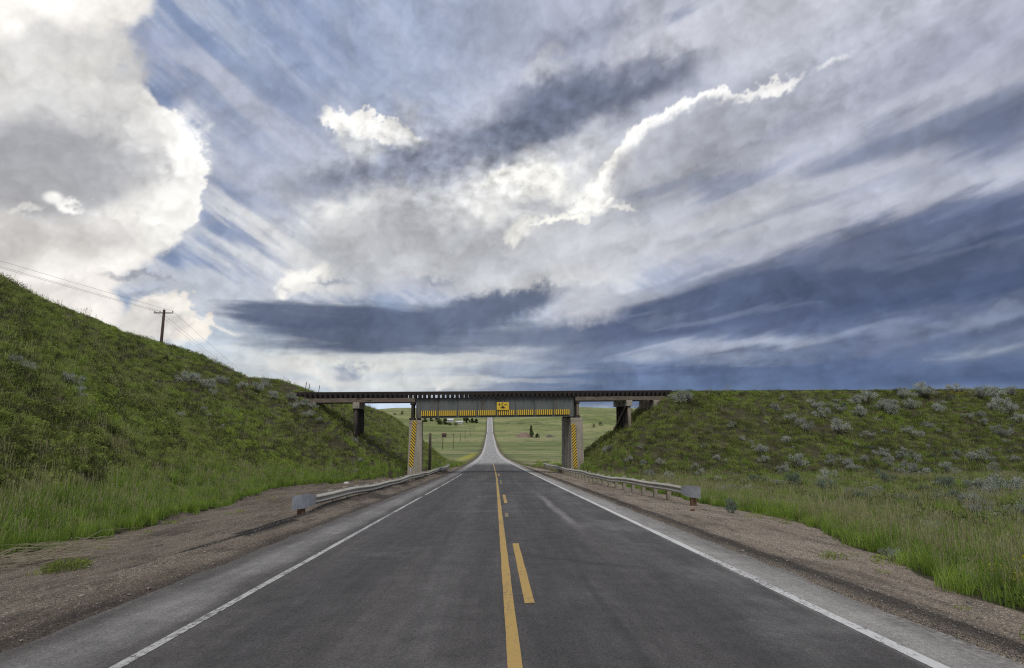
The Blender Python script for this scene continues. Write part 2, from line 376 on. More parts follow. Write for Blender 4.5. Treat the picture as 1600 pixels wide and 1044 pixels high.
def ground_z(X, Y):
    X = np.asarray(X, float); Y = np.asarray(Y, float)
    r = road_z(Y); a = X-road_x(Y)
    # undulating country
    d = np.hypot(X, Y-60)
    und = fbm(X/95, Y/95, 3, 4)*3.2*sst(25, 160, np.abs(a))*sst(90, 260, Y)
    far = sst(900, 2600, d)
    und = und+sst(500, 1100, d)*fbm(X/260+3.1, Y/330, 9, 4)*17*sst(20, 120, np.abs(a))+far*(fbm(X/600+1.1, Y/520, 19, 4)*30-6)
    und = und+far*10*sst(150, 1200, X)
    side = np.where(a > 0, 0.0, 0.0)
    base = r+und*sst(6, 60, np.abs(a))
    # the country beside and behind the camera is not on the road's own slope
    base = base+sst(30, 160, np.abs(a))*np.clip(-r-2, -6, 12)*0.25*sst(260, 60, Y)
    # ditch / shoulder fall-off
    off = np.clip(np.abs(a)-4.7, 0, None)
    base = base-np.clip(off*.045, 0, .22)*sst(140, 60, Y)
    # left hill
    e = edge_left(Y)
    u = -a-e
    face = r-.1+np.where(u > 0, np.sqrt(u*u+1.4)-1.18, 0)*(.76+.12*sst(48, 28, Y))
    ridge = 1.8+8.75-.0575*Y+.055*(-25-X)
    ridge = np.where(Y < 0, 1.8+8.75-.02*Y+.055*(-25-X), ridge)
    ridge = ridge-1.2*sst(57, 76, Y)+1.7*sst(48, 26, Y)-.7*sst(40, 28, Y)+.35*sst(35, 45, Y)*sst(75, 60, Y)
    ridge = np.minimum(ridge, 1.8+12+.01*(-X))
    hill = smin(face, ridge, 2.2)
    end = 100+np.clip(-X-8, 0, 120)*1.35
    fall = sst(0, 1, (Y-end+8)/(26+.25*np.clip(-X, 0, 80)))
    low = base
    hillz = hill*(1-fall)+low*fall
    z = np.where(u > 0, np.maximum(hillz, np.minimum(low, hillz+50*fall)), base)
    z = np.where(u > 0, np.where(fall > 0, hillz, hill), base)
    # bumps
    g = np.maximum(sst(0, 3, u), sst(0, 4, a-edge_right(Y)))*sst(400, 100, Y)
    z = z+g*(fbm(X/5.5, Y/5.5, 21, 3)*.30+fbm(X/1.3, Y/1.3, 31, 3)*.10+.35*fbm(X/14., Y/14., 41, 2)*sst(4, 12, np.abs(a)-8))
    # railway embankment on the right
    lx = 19.2-X                                   # abutment cone
    w = np.clip(np.abs(Y-TY(X))-3.0, 0, None)
    cone = np.clip(lx, 0, None)
    dist = np.hypot(w, cone*1.12)
    emb = TZ(X)-dist*.675+fbm(X/6., Y/6., 51, 3)*.30*sst(0, 2, dist)+fbm(X/1.5, Y/1.5, 52, 3)*.12*sst(0, 2, dist)
    emb = np.where(X > 7.6, emb, -99)
    z = np.maximum(z, np.where(X > 0, emb, -99)) if True else z
    # cutting through the hill on the left
    cut = TZ(X)-.1+np.clip(np.abs(Y-TY(X))-3.2, 0, None)*.8
    z = np.where(X < -15, np.minimum(z, cut+np.clip(X+20, 0, 9)*10), z)
    # left abutment mound
    embl = TZ(X)-.1-np.hypot(w, np.clip(X+19.6, 0, None)*1.1)*.7
    z = np.where(X < -8, np.maximum(z, embl), z)
    # crumbled asphalt ridge in the left gravel, uneven gravel
    gr = sst(4.6, 5.0, np.abs(a))*(1-g)*sst(150, 60, Y)
    z = z+gr*((.09+.13*sst(17, 22, Y))*np.exp(-((a+5.85+.12*np.sin(Y*.35))/(.22+.12*sst(17, 22, Y)))**2)*sst(7, 11, Y)*sst(95, 80, Y)
              +.03*fbm(X*1.1, Y*.8, 61, 3)+.05*np.exp(-((a-4.95)/.2)**2))
    # bed under the pavement
    pave = sst(4.75, 4.45, np.abs(a))
    z = z*(1-pave)+(r-.12)*pave
    return z
# ---------------------------------------------------------------- helpers
def link(o, parent=None):
    COL.objects.link(o)
    if parent is not None: o.parent = parent
    return o
def tag(o, label=None, cat=None, group=None, kind=None):
    if label: o['label'] = label
    if cat: o['category'] = cat
    if group: o['group'] = group
    if kind: o['kind'] = kind
    return o
def empty(name, loc=(0, 0, 0), rz=0):
    o = bpy.data.objects.new(name, None); o.empty_display_size = .3; o.location = loc; o.rotation_euler = (0, 0, rz)
    return link(o)
def copy_tree(o, parent=None):
    c = o.copy(); link(c)
    if parent is not None: c.parent = parent
    for ch in list(o.children): copy_tree(ch, c)
    return c
class MB:
    """collects faces into one mesh"""
    def __init__(s): s.v = []; s.f = []; s.m = []
    def add(s, vs, fs, mi=0):
        k = len(s.v); s.v += [tuple(map(float, p)) for p in vs]; s.f += [tuple(i+k for i in f) for f in fs]; s.m += [mi]*len(fs)
        return s
    def box(s, a, b, mi=0, bev=0.0):
        x0, y0, z0 = a; x1, y1, z1 = b
        if bev:
            e = bev; rings = []
            for z, k in ((z0, e), (z0+e, 0), (z1-e, 0), (z1, e)):
                rings.append([(x0+k+e*(k == 0), y0+k, z), (x1-k-e*(k == 0), y0+k, z), (x1-k, y0+k+e*(k == 0), z), (x1-k, y1-k-e*(k == 0), z),
                              (x1-k-e*(k == 0), y1-k, z), (x0+k+e*(k == 0), y1-k, z), (x0+k, y1-k-e*(k == 0), z), (x0+k, y0+k+e*(k == 0), z)])
            vs = [p for r_ in rings for p in r_]; fs = [(7, 6, 5, 4, 3, 2, 1, 0)]
            for r_ in range(3):
                for i in range(8):
                    j = (i+1) % 8; fs.append((r_*8+i, r_*8+j, r_*8+8+j, r_*8+8+i))
            fs.append(tuple(24+i for i in range(8)))
            return s.add(vs, fs, mi)
        vs = [(x0, y0, z0), (x1, y0, z0), (x1, y1, z0), (x0, y1, z0), (x0, y0, z1), (x1, y0, z1), (x1, y1, z1), (x0, y1, z1)]
        return s.add(vs, [(3, 2, 1, 0), (4, 5, 6, 7), (0, 1, 5, 4), (1, 2, 6, 5), (2, 3, 7, 6), (3, 0, 4, 7)], mi)
    def tube(s, pts, rad, n=8, mi=0, cap=True):
        pts = [Vector(p) for p in pts]; rs = rad if hasattr(rad, '__len__') else [rad]*len(pts); k = len(s.v)
        prev = None
        for i, p in enumerate(pts):
            t = (pts[min(i+1, len(pts)-1)]-pts[max(i-1, 0)]).normalized()
            a = t.orthogonal().normalized() if prev is None else (prev-t*prev.dot(t)).normalized()
            prev = a; b = t.cross(a)
            for j in range(n):
                w = 2*math.pi*j/n; q = p+(a*math.cos(w)+b*math.sin(w))*rs[i]; s.v.append(tuple(q))
        for i in range(len(pts)-1):
            for j in range(n):
                j2 = (j+1) % n; s.f.append((k+i*n+j, k+i*n+j2, k+(i+1)*n+j2, k+(i+1)*n+j)); s.m.append(mi)
        if cap:
            s.f.append(tuple(k+j for j in range(n-1, -1, -1))); s.m.append(mi)
            e = k+(len(pts)-1)*n; s.f.append(tuple(e+j for j in range(n))); s.m.append(mi)
        return s
    def prism(s, prof, path, mi=0, closed=True, cap=True):
        """prof: (side, up) outline; path: list of (point, side vector, up vector)"""
        k = len(s.v); n = len(prof)
        for p, sd_, u_ in path:
            for a, b in prof: s.v.append(tuple(Vector(p)+Vector(sd_)*a+Vector(u_)*b))
        for i in range(len(path)-1):
            for j in range(n if closed else n-1):
                j2 = (j+1) % n; s.f.append((k+i*n+j, k+i*n+j2, k+(i+1)*n+j2, k+(i+1)*n+j)); s.m.append(mi)
        if cap and closed:
            s.f.append(tuple(k+j for j in range(n-1, -1, -1))); s.m.append(mi)
            e = k+(len(path)-1)*n; s.f.append(tuple(e+j for j in range(n))); s.m.append(mi)
        return s
    def build(s, name, mats, parent=None, shear=0, smooth=False, link_it=True):
        v = s.v
        if shear: v = [(x, y, z+shear*x) for x, y, z in v]
        me = bpy.data.meshes.new(name); me.from_pydata(v, [], s.f); me.update()
        if not isinstance(mats, (list, tuple)): mats = [mats]
        for m in mats: me.materials.append(m)
        if len(mats) > 1: me.polygons.foreach_set('material_index', s.m)
        if smooth: me.polygons.foreach_set('use_smooth', [True]*len(s.f))
        bm = bmesh.new(); bm.from_mesh(me); bmesh.ops.recalc_face_normals(bm, faces=bm.faces); bm.to_mesh(me); bm.free()
        o = bpy.data.objects.new(name, me)
        return link(o, parent) if link_it else o

# ---------------------------------------------------------------- materials
def new_mat(name):
    m = bpy.data.materials.new(name); m.use_nodes = True; t = NT(m.node_tree); b = m.node_tree.nodes['Principled BSDF']
    return m, t, b
def weathered(name, c1, c2, scale=3, rough=.8, metal=0, bump=.3, streak=None, obj=True, c3=None, c3at=(.55, .72), stretch=(1, 1, 1)):
    """two-tone noisy surface with an optional third tone in patches"""
    m, t, b = new_mat(name)
    tc = t.node('ShaderNodeTexCoord'); v = tc.outputs['Object']
    if stretch != (1, 1, 1): v = t.mapping(v, sc=stretch)
    n = t.noise(v, scale, 8, .62); n2 = t.noise(v, scale*9, 5, .6)
    f = t.rng(t.math('ADD', t.math('MULTIPLY', n, .7), t.math('MULTIPLY', n2, .3)), .36, .64)
    col = t.mix(f, c1, c2)
    if c3 is not None: col = t.mix(t.rng(t.noise(v, scale*.7, 6, .6, .4), *c3at), col, c3)
    t.put(b.inputs['Base Color'], col); b.inputs['Roughness'].default_value = rough; b.inputs['Metallic'].default_value = metal
    bp = t.node('ShaderNodeBump'); bp.inputs['Strength'].default_value = bump; bp.inputs['Distance'].default_value = .02
    t.put(bp.inputs['Height'], n2); t.put(b.inputs['Normal'], bp.outputs[0])
    return m
M = {}
M['concrete'] = weathered('concrete', (.27, .245, .20), (.38, .345, .285), 1.2, .9, c3=(.14, .118, .095), c3at=(.50, .70), stretch=(1.6, 1.6, .35))
M['steel_paint'] = weathered('grey_steel_paint', (.108, .122, .120), (.138, .152, .148), 1.5, .55, bump=.1, c3=(.105, .068, .045), c3at=(.57, .74), stretch=(1, 1, .4))
M['dark_timber'] = weathered('creosoted_timber', (.020, .016, .014), (.060, .048, .040), 3, .9, c3=(.09, .075, .06), c3at=(.55, .7), stretch=(3, 3, .5))
M['tie_timber'] = weathered('tie_timber', (.014, .011, .010), (.034, .026, .022), 2.5, .9, stretch=(4, .8, 4))
M['old_timber'] = weathered('weathered_timber', (.11, .09, .07), (.20, .165, .13), 2.5, .9, c3=(.05, .04, .035), stretch=(.5, 3, 3))
M['pale_timber'] = weathered('pale_timber', (.14, .115, .09), (.26, .22, .17), 3, .9, c3=(.07, .055, .04), stretch=(4, 4, .5))
M['rail_steel'] = weathered('rail_steel', (.035, .022, .018), (.07, .045, .035), 4, .7, .3)
M['yellow'] = weathered('yellow_board', (.70, .46, .035), (.82, .58, .06), 5, .6, bump=.05, c3=(.50, .31, .03), c3at=(.62, .8))
M['black'] = weathered('black_marking', (.012, .011, .010), (.03, .026, .022), 5, .6, bump=.05)
M['galv'] = weathered('galvanised_steel', (.30, .32, .35), (.43, .45, .48), 6, .5, .25, bump=.1)
M['rail_cream'] = weathered('weathered_guardrail', (.36, .34, .29), (.50, .475, .41), 1.3, .55, .1, bump=.15, c3=(.27, .235, .19), c3at=(.56, .75), stretch=(1, .25, 2))
M['post_wood'] = weathered('guardrail_post_wood', (.20, .18, .14), (.34, .31, .25), 4, .9, stretch=(3, 3, .6))
M['post_brown'] = weathered('stained_post_wood', (.10, .055, .03), (.20, .12, .07), 4, .9, stretch=(3, 3, .6))
M['rust'] = weathered('rust', (.07, .03, .018), (.15, .06, .03), 6, .9)
M['pole_wood'] = weathered('pole_wood', (.035, .022, .019), (.075, .048, .040), 2, .9, stretch=(5, 5, .5))
M['wire'] = weathered('wire_metal', (.22, .22, .23), (.30, .30, .31), 2, .6, .5)
M['glass_ins'] = weathered('insulator_glaze', (.08, .05, .04), (.12, .08, .06), 4, .3)
M['white_wall'] = weathered('white_siding', (.36, .36, .35), (.46, .46, .45), 1, .7)
M['roof_metal'] = weathered('pale_metal_roof', (.42, .44, .46), (.54, .56, .58), 1, .45)
M['dark_wall'] = weathered('dark_shed_board', (.05, .025, .022), (.09, .045, .035), 1, .9)
M['window_dark'] = weathered('dark_window', (.02, .024, .03), (.04, .045, .05), 1, .2)
M['stone'] = weathered('pale_stone', (.38, .36, .33), (.55, .53, .49), 8, .9)

def curve_x(t, pos):      # sideways distance from the road's centre line, as a node value
    x = t.node('ShaderNodeSeparateXYZ'); t.put(x.inputs[0], pos)
    return x.outputs
def asphalt_material():
    m, t, b = new_mat('asphalt')
    lat = t.node('ShaderNodeAttribute', attribute_name='lat').outputs['Fac']
    geo = t.node('ShaderNodeNewGeometry'); pos = geo.outputs['Position']; X, Y, Z = curve_x(t, pos)
    ln = t.mapping(pos, sc=(1, .06, 1))                      # drawn out along the driving direction
    w1 = t.noise(ln, .9, 6, .6); w2 = t.noise(pos, .35, 6, .62); fine = t.noise(pos, 95, 3, .75); mid = t.noise(pos, 17, 5, .7); grit = t.noise(pos, 260, 2, .8)
    jit = t.math('MULTIPLY', t.math('SUBTRACT', t.noise(t.mapping(pos, sc=(1, .35, 1)), 1.1, 8, .62), .5), 1.5)
    jl = t.math('ADD', lat, jit)
    # new dark surfacing between the edge lines; it stops on the long slope beyond the bridge
    inner = t.math('MULTIPLY', t.rng(t.math('ADD', lat, t.math('MULTIPLY', jit, .12)), 3.70, 3.86, 1, 0), t.rng(jl, -3.75, -2.9))
    inner = t.math('MULTIPLY', inner, t.rng(t.math('ADD', Y, t.math('MULTIPLY', jit, 30)), 98, 128, 1, 0))
    edge = t.rng(t.math('ABSOLUTE', t.math('SUBTRACT', jl, 3.3)), .25, .8, 1, 0)
    dark = t.mix(t.rng(w1, .35, .66), (.055, .0510, .0495), (.084, .0785, .076))
    dark = t.mix(t.math('MULTIPLY', t.rng(w2, .52, .72), .55), dark, (.132, .125, .121))
    dark = t.mix(t.math('MULTIPLY', edge, t.rng(w2, .42, .62, 0, .35)), dark, (.17, .165, .16))
    # wheel-path polishing and oil
    for c in (-2.3, -.75, 1.15, 2.7):
        dark = t.mix(t.math('MULTIPLY', t.rng(t.math('ABSOLUTE', t.math('SUBTRACT', t.math('ADD', lat, t.math('MULTIPLY', jit, .3)), c)), .05, .5, 1, 0), t.rng(w1, .4, .62, .1, .42)), dark, (.112, .107, .105) if c in (-.75, 2.7) else (.052, .05, .051))
    old = t.mix(t.rng(w1, .36, .64), (.215, .205, .19), (.30, .29, .27))
    lj = t.math('ADD', lat, t.math('MULTIPLY', jit, .45))
    band = t.rng(t.math('ABSOLUTE', t.math('ADD', lj, 3.95)), .12, .55, 1, 0)
    dusty = t.mix(t.math('MULTIPLY', band, t.rng(w2, .36, .6, .55, 1)), (.085, .079, .076), (.195, .187, .180))
    old = t.mix(t.rng(lat, -2.5, -3.0), old, dusty)
    old = t.mix(t.rng(Y, 60, 150), old, t.mix(t.rng(t.math('ABSOLUTE', lat), 2.9, 3.9), t.mix(t.rng(w1, .35, .65), (.235, .228, .22), (.33, .322, .31)), (.43, .42, .40)))
    col = t.mix(inner, old, dark)
    # dirt dragged in along the edges
    dirt = t.rng(t.math('ADD', t.math('ABSOLUTE', lat), t.math('MULTIPLY', jit, .35)), 4.1, 4.75)
    col = t.mix(t.math('MULTIPLY', dirt, t.rng(mid, .38, .6)), col, (.11, .098, .088))
    seam = t.rng(t.math('ABSOLUTE', t.math('SUBTRACT', t.math('ADD', lat, t.math('MULTIPLY', jit, .10)), 1.33)), .02, .09, 1, 0)
    col = t.mix(t.math('MULTIPLY', seam, t.rng(w1, .38, .58, .12, .55)), col, (.045, .042, .042))
    pale = t.rng(t.math('ABSOLUTE', t.math('SUBTRACT', t.math('ADD', lat, t.math('MULTIPLY', jit, .25)), 2.1)), .02, .22, 1, 0)
    col = t.mix(t.math('MULTIPLY', pale, t.math('MULTIPLY', t.rng(Y, 12, 18), t.rng(Y, 32, 22))), col, (.17, .16, .155))
    # cracks
    vo = t.node('ShaderNodeTexVoronoi', feature='DISTANCE_TO_EDGE'); t.put(vo.inputs['Vector'], t.vmath('ADD', t.mapping(pos, sc=(1, .4, 1)), t.vmath('MULTIPLY', t.noise(pos, 2.2, 4, .6, col=True), (.55, .55, 0)))); vo.inputs['Scale'].default_value = .33
    crack = t.math('MULTIPLY', t.rng(vo.outputs['Distance'], .0, .009, 1, 0), t.rng(t.noise(pos, .13, 3, .5), .48, .6))
    col = t.mix(t.math('MULTIPLY', crack, .55), col, (.03, .028, .028))
    sp = t.math('ADD', t.math('MULTIPLY', fine, 1.0), t.math('MULTIPLY', grit, .6))
    sp = t.math('ADD', sp, t.math('MULTIPLY', t.noise(pos, 34, 5, .9), 1.1)); k = t.rng(sp, 1.02, 1.72, .18, 1.95, smooth=False)
    col = t.vmath('SCALE', col, k)
    stk = t.noise(t.mapping(pos, sc=(1, .035, 1)), 7, 5, .65); col = t.vmath('SCALE', col, t.rng(stk, .3, .7, .86, 1.15, smooth=False))
    col = t.vmath('SCALE', col, t.rng(t.noise(pos, 2.6, 7, .7), .34, .66, .84, 1.18, smooth=False))
    col = t.mix(t.math('MULTIPLY', t.rng(t.noise(pos, 75, 2, .9), .66, .74), .55), col, (.30, .28, .26))
    t.put(b.inputs['Base Color'], col)
    t.put(b.inputs['Roughness'], t.rng(w1, .3, .7, .78, .9)); b.inputs['Specular IOR Level'].default_value = .35
    bp = t.node('ShaderNodeBump'); bp.inputs['Strength'].default_value = .55; bp.inputs['Distance'].default_value = .012
    t.put(bp.inputs['Height'], t.math('ADD', fine, t.math('MULTIPLY', mid, .6))); t.put(b.inputs['Normal'], bp.outputs[0])
    return m
def paint_material(name, c, wear, ragged=0.):
    m, t, b = new_mat(name); geo = t.node('ShaderNodeNewGeometry'); pos = geo.outputs['Position']; X, Y, Z = curve_x(t, pos)
    n = t.noise(t.mapping(pos, sc=(1, .5, 1)), 20, 8, .78); n2 = t.noise(t.mapping(pos, sc=(1, .3, 1)), 1.5, 6, .65); fine = t.noise(pos, 120, 3, .7)
    f = t.math('ADD', t.math('MULTIPLY', n, .62), t.math('MULTIPLY', n2, .38))
    f = t.math('ADD', f, t.math('MULTIPLY', t.math('SUBTRACT', fine, .5), .35))
    worn = t.rng(t.math('ADD', f, t.math('MULTIPLY', t.rng(t.math('ABSOLUTE', t.math('SUBTRACT', Y, 8.2)), 1.5, 3.5, 1, 0), ragged)), wear, wear+.07)
    col = t.mix(t.rng(fine, .3, .7), [v*.8 for v in c], c)
    col = t.mix(worn, col, (.085, .082, .08))
    t.put(b.inputs['Base Color'], col); b.inputs['Roughness'].default_value = .75
    return m
M['asphalt'] = asphalt_material()
M['white_paint'] = paint_material('white_road_paint', (.50, .50, .475), .49)
M['white_fresh'] = paint_material('white_road_paint_right', (.62, .62, .60), .55, .06)
M['yellow_paint'] = paint_material('yellow_road_paint', (.46, .305, .09), .54)
M['yellow_faint'] = paint_material('faded_yellow_road_paint', (.28, .22, .12), .50)

def ground_material():
    m, t, b = new_mat('ground')
    att = t.node('ShaderNodeAttribute', attribute_name='mask'); s = t.node('ShaderNodeSeparateColor'); t.put(s.inputs[0], att.outputs['Color'])
    grav, dark, far = s.outputs
    soilmask = t.node('ShaderNodeAttribute', attribute_name='soil').outputs['Fac']
    pos = t.node('ShaderNodeNewGeometry').outputs['Position']; X, Y, Z = curve_x(t, pos)
    a = t.noise(pos, 40, 4, .75); c = t.noise(pos, 110, 3, .8); w = t.noise(t.mapping(pos, sc=(1, .25, 1)), .8, 7, .62); w2 = t.noise(pos, .5, 6, .6)
    vo = t.node('ShaderNodeTexVoronoi'); t.put(vo.inputs['Vector'], pos); vo.inputs['Scale'].default_value = 42
    vb = t.node('ShaderNodeTexVoronoi', feature='DISTANCE_TO_EDGE'); t.put(vb.inputs['Vector'], pos); vb.inputs['Scale'].default_value = 42
    stone = t.node('ShaderNodeSeparateColor'); t.put(stone.inputs[0], vo.outputs['Color'])
    g = t.mix(t.rng(w, .35, .65), (.245, .198, .152), (.345, .290, .228))
    g = t.mix(t.math('MULTIPLY', t.rng(w2, .5, .68), .6), g, (.30, .235, .185))
    g = t.mix(t.math('MULTIPLY', t.rng(t.noise(t.mapping(pos, sc=(1, .2, 1)), 2.4, 6, .65), .54, .66), .7), g, (.095, .082, .07))
    g = t.vmath('SCALE', g, t.rng(t.math('ADD', X, t.math('MULTIPLY', w, 2)), -8, 4, .92, 1.42)); g = t.mix(t.math('MULTIPLY', t.rng(t.noise(t.mapping(pos, sc=(1, .3, 1)), .9, 8, .7), .50, .64), .55), g, (.10, .082, .066))
    g = t.vmath('SCALE', g, t.rng(stone.outputs[0], 0, 1, .55, 1.45, smooth=False))
    g = t.mix(t.rng(vb.outputs['Distance'], 0, .12, .6, 0), g, (.05, .04, .034))
    g = t.vmath('SCALE', g, t.rng(a, .3, .7, .78, 1.25, smooth=False))
    g = t.mix(t.math('MULTIPLY', dark, t.rng(a, .24, .42)), g, (.034, .031, .029))
    soil = t.mix(t.rng(a, .3, .7), (.060, .058, .032), (.115, .105, .062))
    soil = t.mix(soilmask, soil, t.mix(t.rng(w2, .35, .65), (.060, .050, .040), (.115, .098, .08)))
    # distant pasture: patches of several greens, furrows and darker scrub
    p1 = t.noise(t.mapping(pos, sc=(.5, 1, 1)), .012, 6, .6, .3); p2 = t.noise(pos, .05, 6, .65); p3 = t.noise(t.mapping(pos, sc=(.25, 1, 1)), .02, 4, .6); p4 = t.noise(pos, .45, 5, .7)
    f = t.mix(t.rng(p1, .42, .58), (.125, .150, .052), (.240, .242, .110))
    f = t.mix(t.math('MULTIPLY', t.rng(p3, .45, .6), .6), f, (.180, .210, .070))
    f = t.mix(t.math('MULTIPLY', t.rng(p2, .50, .66), .6), f, (.070, .092, .045))
    f = t.mix(t.math('MULTIPLY', t.rng(t.noise(pos, .02, 8, .7), .58, .66), .75), f, (.055, .075, .050))
    hedge = t.rng(t.math('ABSOLUTE', t.math('SUBTRACT', t.noise(t.mapping(pos, sc=(.3, 1, 1)), .009, 5, .55), .5)), .0, .012, 1, 0)
    f = t.mix(t.math('MULTIPLY', hedge, t.rng(p2, .42, .6)), f, (.045, .062, .035))
    tan = t.math('MULTIPLY', t.rng(t.math('ABSOLUTE', t.math('SUBTRACT', t.noise(t.mapping(pos, sc=(.2, 1, 1)), .014, 4, .5), .46)), .0, .010, 1, 0), .6)
    f = t.mix(tan, f, (.26, .23, .13))
    f = t.vmath('SCALE', f, t.rng(p4, .3, .7, .72, 1.3, smooth=False))
    yel = t.math('MULTIPLY', t.rng(t.math('ABSOLUTE', t.math('ADD', X, 9.5)), 1.0, 3.2, 1, 0), t.math('MULTIPLY', t.rng(Y, 150, 190), t.rng(Y, 320, 240)))
    f = t.mix(t.math('MULTIPLY', yel, t.rng(p4, .35, .6, .3, .9)), f, (.36, .34, .03))
    col = t.mix(far, soil, f)
    gm = t.rng(t.math('ADD', grav, t.math('MULTIPLY', t.math('SUBTRACT', a, .5), .5)), .38, .62)
    col = t.mix(gm, col, g)
    t.put(b.inputs['Base Color'], col); b.inputs['Roughness'].default_value = .95; b.inputs['Specular IOR Level'].default_value = .2
    bp = t.node('ShaderNodeBump'); t.put(bp.inputs['Strength'], t.rng(far, 0, 1, .8, .0)); bp.inputs['Distance'].default_value = .03
    t.put(bp.inputs['Height'], t.math('ADD', t.rng(vb.outputs['Distance'], 0, .2), a)); t.put(b.inputs['Normal'], bp.outputs[0])
    return m
M['ground'] = ground_material()

# ---------------------------------------------------------------- sky dome
def build_sky():
    def steps(lo, hi, d): return np.arange(lo, hi, d)
    az = np.concatenate([steps(-180, -56, 2.0), steps(-56, 54, .125), steps(54, 180, 2.0)])
    el = np.concatenate([steps(-6, 0, 1.0), steps(0, 44, .125), steps(44, 57, .5), [57.]])
    A, E = np.meshgrid(az, el); c = sky_colour(A, E)
    # away from the picture's part of the sky: plain broken cloud
    side = np.clip((np.abs(A+1)-52)/14, 0, 1)[..., None]
    t0 = cfbm(A*.05, E*.09, 300, 5)[..., None]; gen = np.array([.36, .385, .45])*(1+t0*.8)
    c = c*(1-side)+gen*side
    Rr = 9000.; a = np.radians(A); e = np.radians(E)
    co = np.stack([Rr*np.cos(e)*np.sin(a), Rr*np.cos(e)*np.cos(a), Rr*np.sin(e)], -1).reshape(-1, 3)
    ny, nx = A.shape; i = np.arange(ny-1)[:, None]*nx; j = np.arange(nx)[None, :]; j2 = (j+1) % nx
    fs = np.stack([i+j, i+j2, i+nx+j2, i+nx+j], -1).reshape(-1, 4)
    o = grid_object('sky', co, fs)
    me = o.data; at = me.color_attributes.new('cloud', 'FLOAT_COLOR', 'POINT')
    al = np.clip((54-E)/9+.35*cfbm(A*.12, E*.2, 77, 5), 0, 1); al = np.where(E < 44, 1, np.where(E >= 56.9, 0, al))
    at.data.foreach_set('color', np.concatenate([c, al[..., None]], -1).astype(np.float32).ravel())
    m = bpy.data.materials.new('sky_clouds'); m.use_nodes = True; t = NT(m.node_tree); t.n.clear()
    att = t.node('ShaderNodeAttribute', attribute_name='cloud'); em = t.node('ShaderNodeEmission'); tr = t.node('ShaderNodeBsdfTransparent')
    mx = t.node('ShaderNodeMixShader'); out = t.node('ShaderNodeOutputMaterial')
    t.put(em.inputs[0], att.outputs['Color']); t.put(mx.inputs[0], att.outputs['Alpha']); t.l.new(tr.outputs[0], mx.inputs[1]); t.l.new(em.outputs[0], mx.inputs[2]); t.l.new(mx.outputs[0], out.inputs[0])
    m.cycles.emission_sampling = 'NONE'
    me.materials.append(m); tag(o, kind='structure')
def grid_object(name, co, fs, smooth=True):
    me = bpy.data.meshes.new(name); nv = len(co); nf = len(fs)
    me.vertices.add(nv); me.vertices.foreach_set('co', np.asarray(co, np.float32).ravel())
    me.loops.add(nf*4); me.loops.foreach_set('vertex_index', np.asarray(fs, np.int32).ravel())
    me.polygons.add(nf); me.polygons.foreach_set('loop_start', np.arange(0, nf*4, 4, dtype=np.int32)); me.polygons.foreach_set('loop_total', np.full(nf, 4, np.int32))
    me.update(calc_edges=True); me.validate()
    me.polygons.foreach_set('use_smooth', np.full(nf, smooth))
    o = bpy.data.objects.new(name, me); return link(o)
build_sky()

# ---------------------------------------------------------------- ground
def grow(start, step, end, k):
    r = [start]; d = step
    while r[-1] < end: d *= k; r.append(r[-1]+d)
    return r
def build_ground():
    px = np.array(grow(60, .3, 5200, 1.07)); core = np.concatenate([np.arange(-36, -14, .35), np.arange(-14, 14, .17), np.arange(14, 60, .35)])
    nx_ = -np.array(grow(36, .35, 5200, 1.07))[::-1]
    xs = np.concatenate([nx_[:-1], core, px]); xs = np.unique(np.round(xs, 3))
    ys = np.concatenate([-np.array(grow(6, .5, 900, 1.15))[::-1], np.arange(-5.6, 26, .2), np.arange(26, 100, .35), np.array(grow(100, .4, 5600, 1.03))]); ys = np.unique(np.round(ys, 3))
    X, Y = np.meshgrid(xs, ys); Z = ground_z(X, Y)
    ny, nx = X.shape; i = np.arange(ny-1)[:, None]*nx; j = np.arange(nx-1)[None, :]
    fs = np.stack([i+j, i+j+1, i+nx+j+1, i+nx+j], -1).reshape(-1, 4)
    o = grid_object('ground', np.stack([X, Y, Z], -1).reshape(-1, 3), fs)
    a = X-road_x(Y); jit = fbm(X*.7, Y*.45, 71, 4)*.55
    g = gravel_mask(X, Y)
    d = 1.0*(np.abs(a+6.05-.45*sst(12, 9, Y)*-1+.1*np.sin(Y*.35)+.22*jit) < .05+.36*sst(9, 16, Y)-.12*sst(18, 24, Y))*sst(9.5, 11, Y)*sst(90, 60, Y)
    d = np.maximum(d, .75*sst(.1, .35, fbm(X*.9+2, Y*.22, 73, 4))*sst(-7, -5.2, a)*(a < 0))
    d = np.maximum(d, np.exp(-((a-4.95+.05*jit)/.26)**2)*.9*sst(110, 80, Y)); d = np.maximum(d, np.exp(-((a+4.75-.2*jit)/.25)**2)*.6)
    f = sst(75, 130, Y)*sst(4, 9, np.abs(a))
    f = np.maximum(f, sst(70, 130, np.abs(X)))
    mk = np.stack([g, d, f, np.ones_like(g)], -1)
    o.data.color_attributes.new('mask', 'FLOAT_COLOR', 'POINT').data.foreach_set('color', mk.astype(np.float32).ravel())
    soil = sst(-8, -3, -np.abs(X+9))*0
    soil = sst(7.5, 2.5, np.hypot((X+12)*.55, (Y-64)*.5))+sst(6, 2, np.hypot(X+6.5-.05*(Y-60), (Y-80)*.35))+.8*sst(4.5, 1, np.hypot(X-11, (Y-62)*.7))
    soil = np.clip(soil*(.75+.6*fbm(X*.4, Y*.4, 81, 3)), 0, 1)
    o.data.attributes.new('soil', 'FLOAT', 'POINT').data.foreach_set('value', soil.astype(np.float32).ravel())
    o.data.materials.append(M['ground']); tag(o, kind='structure')
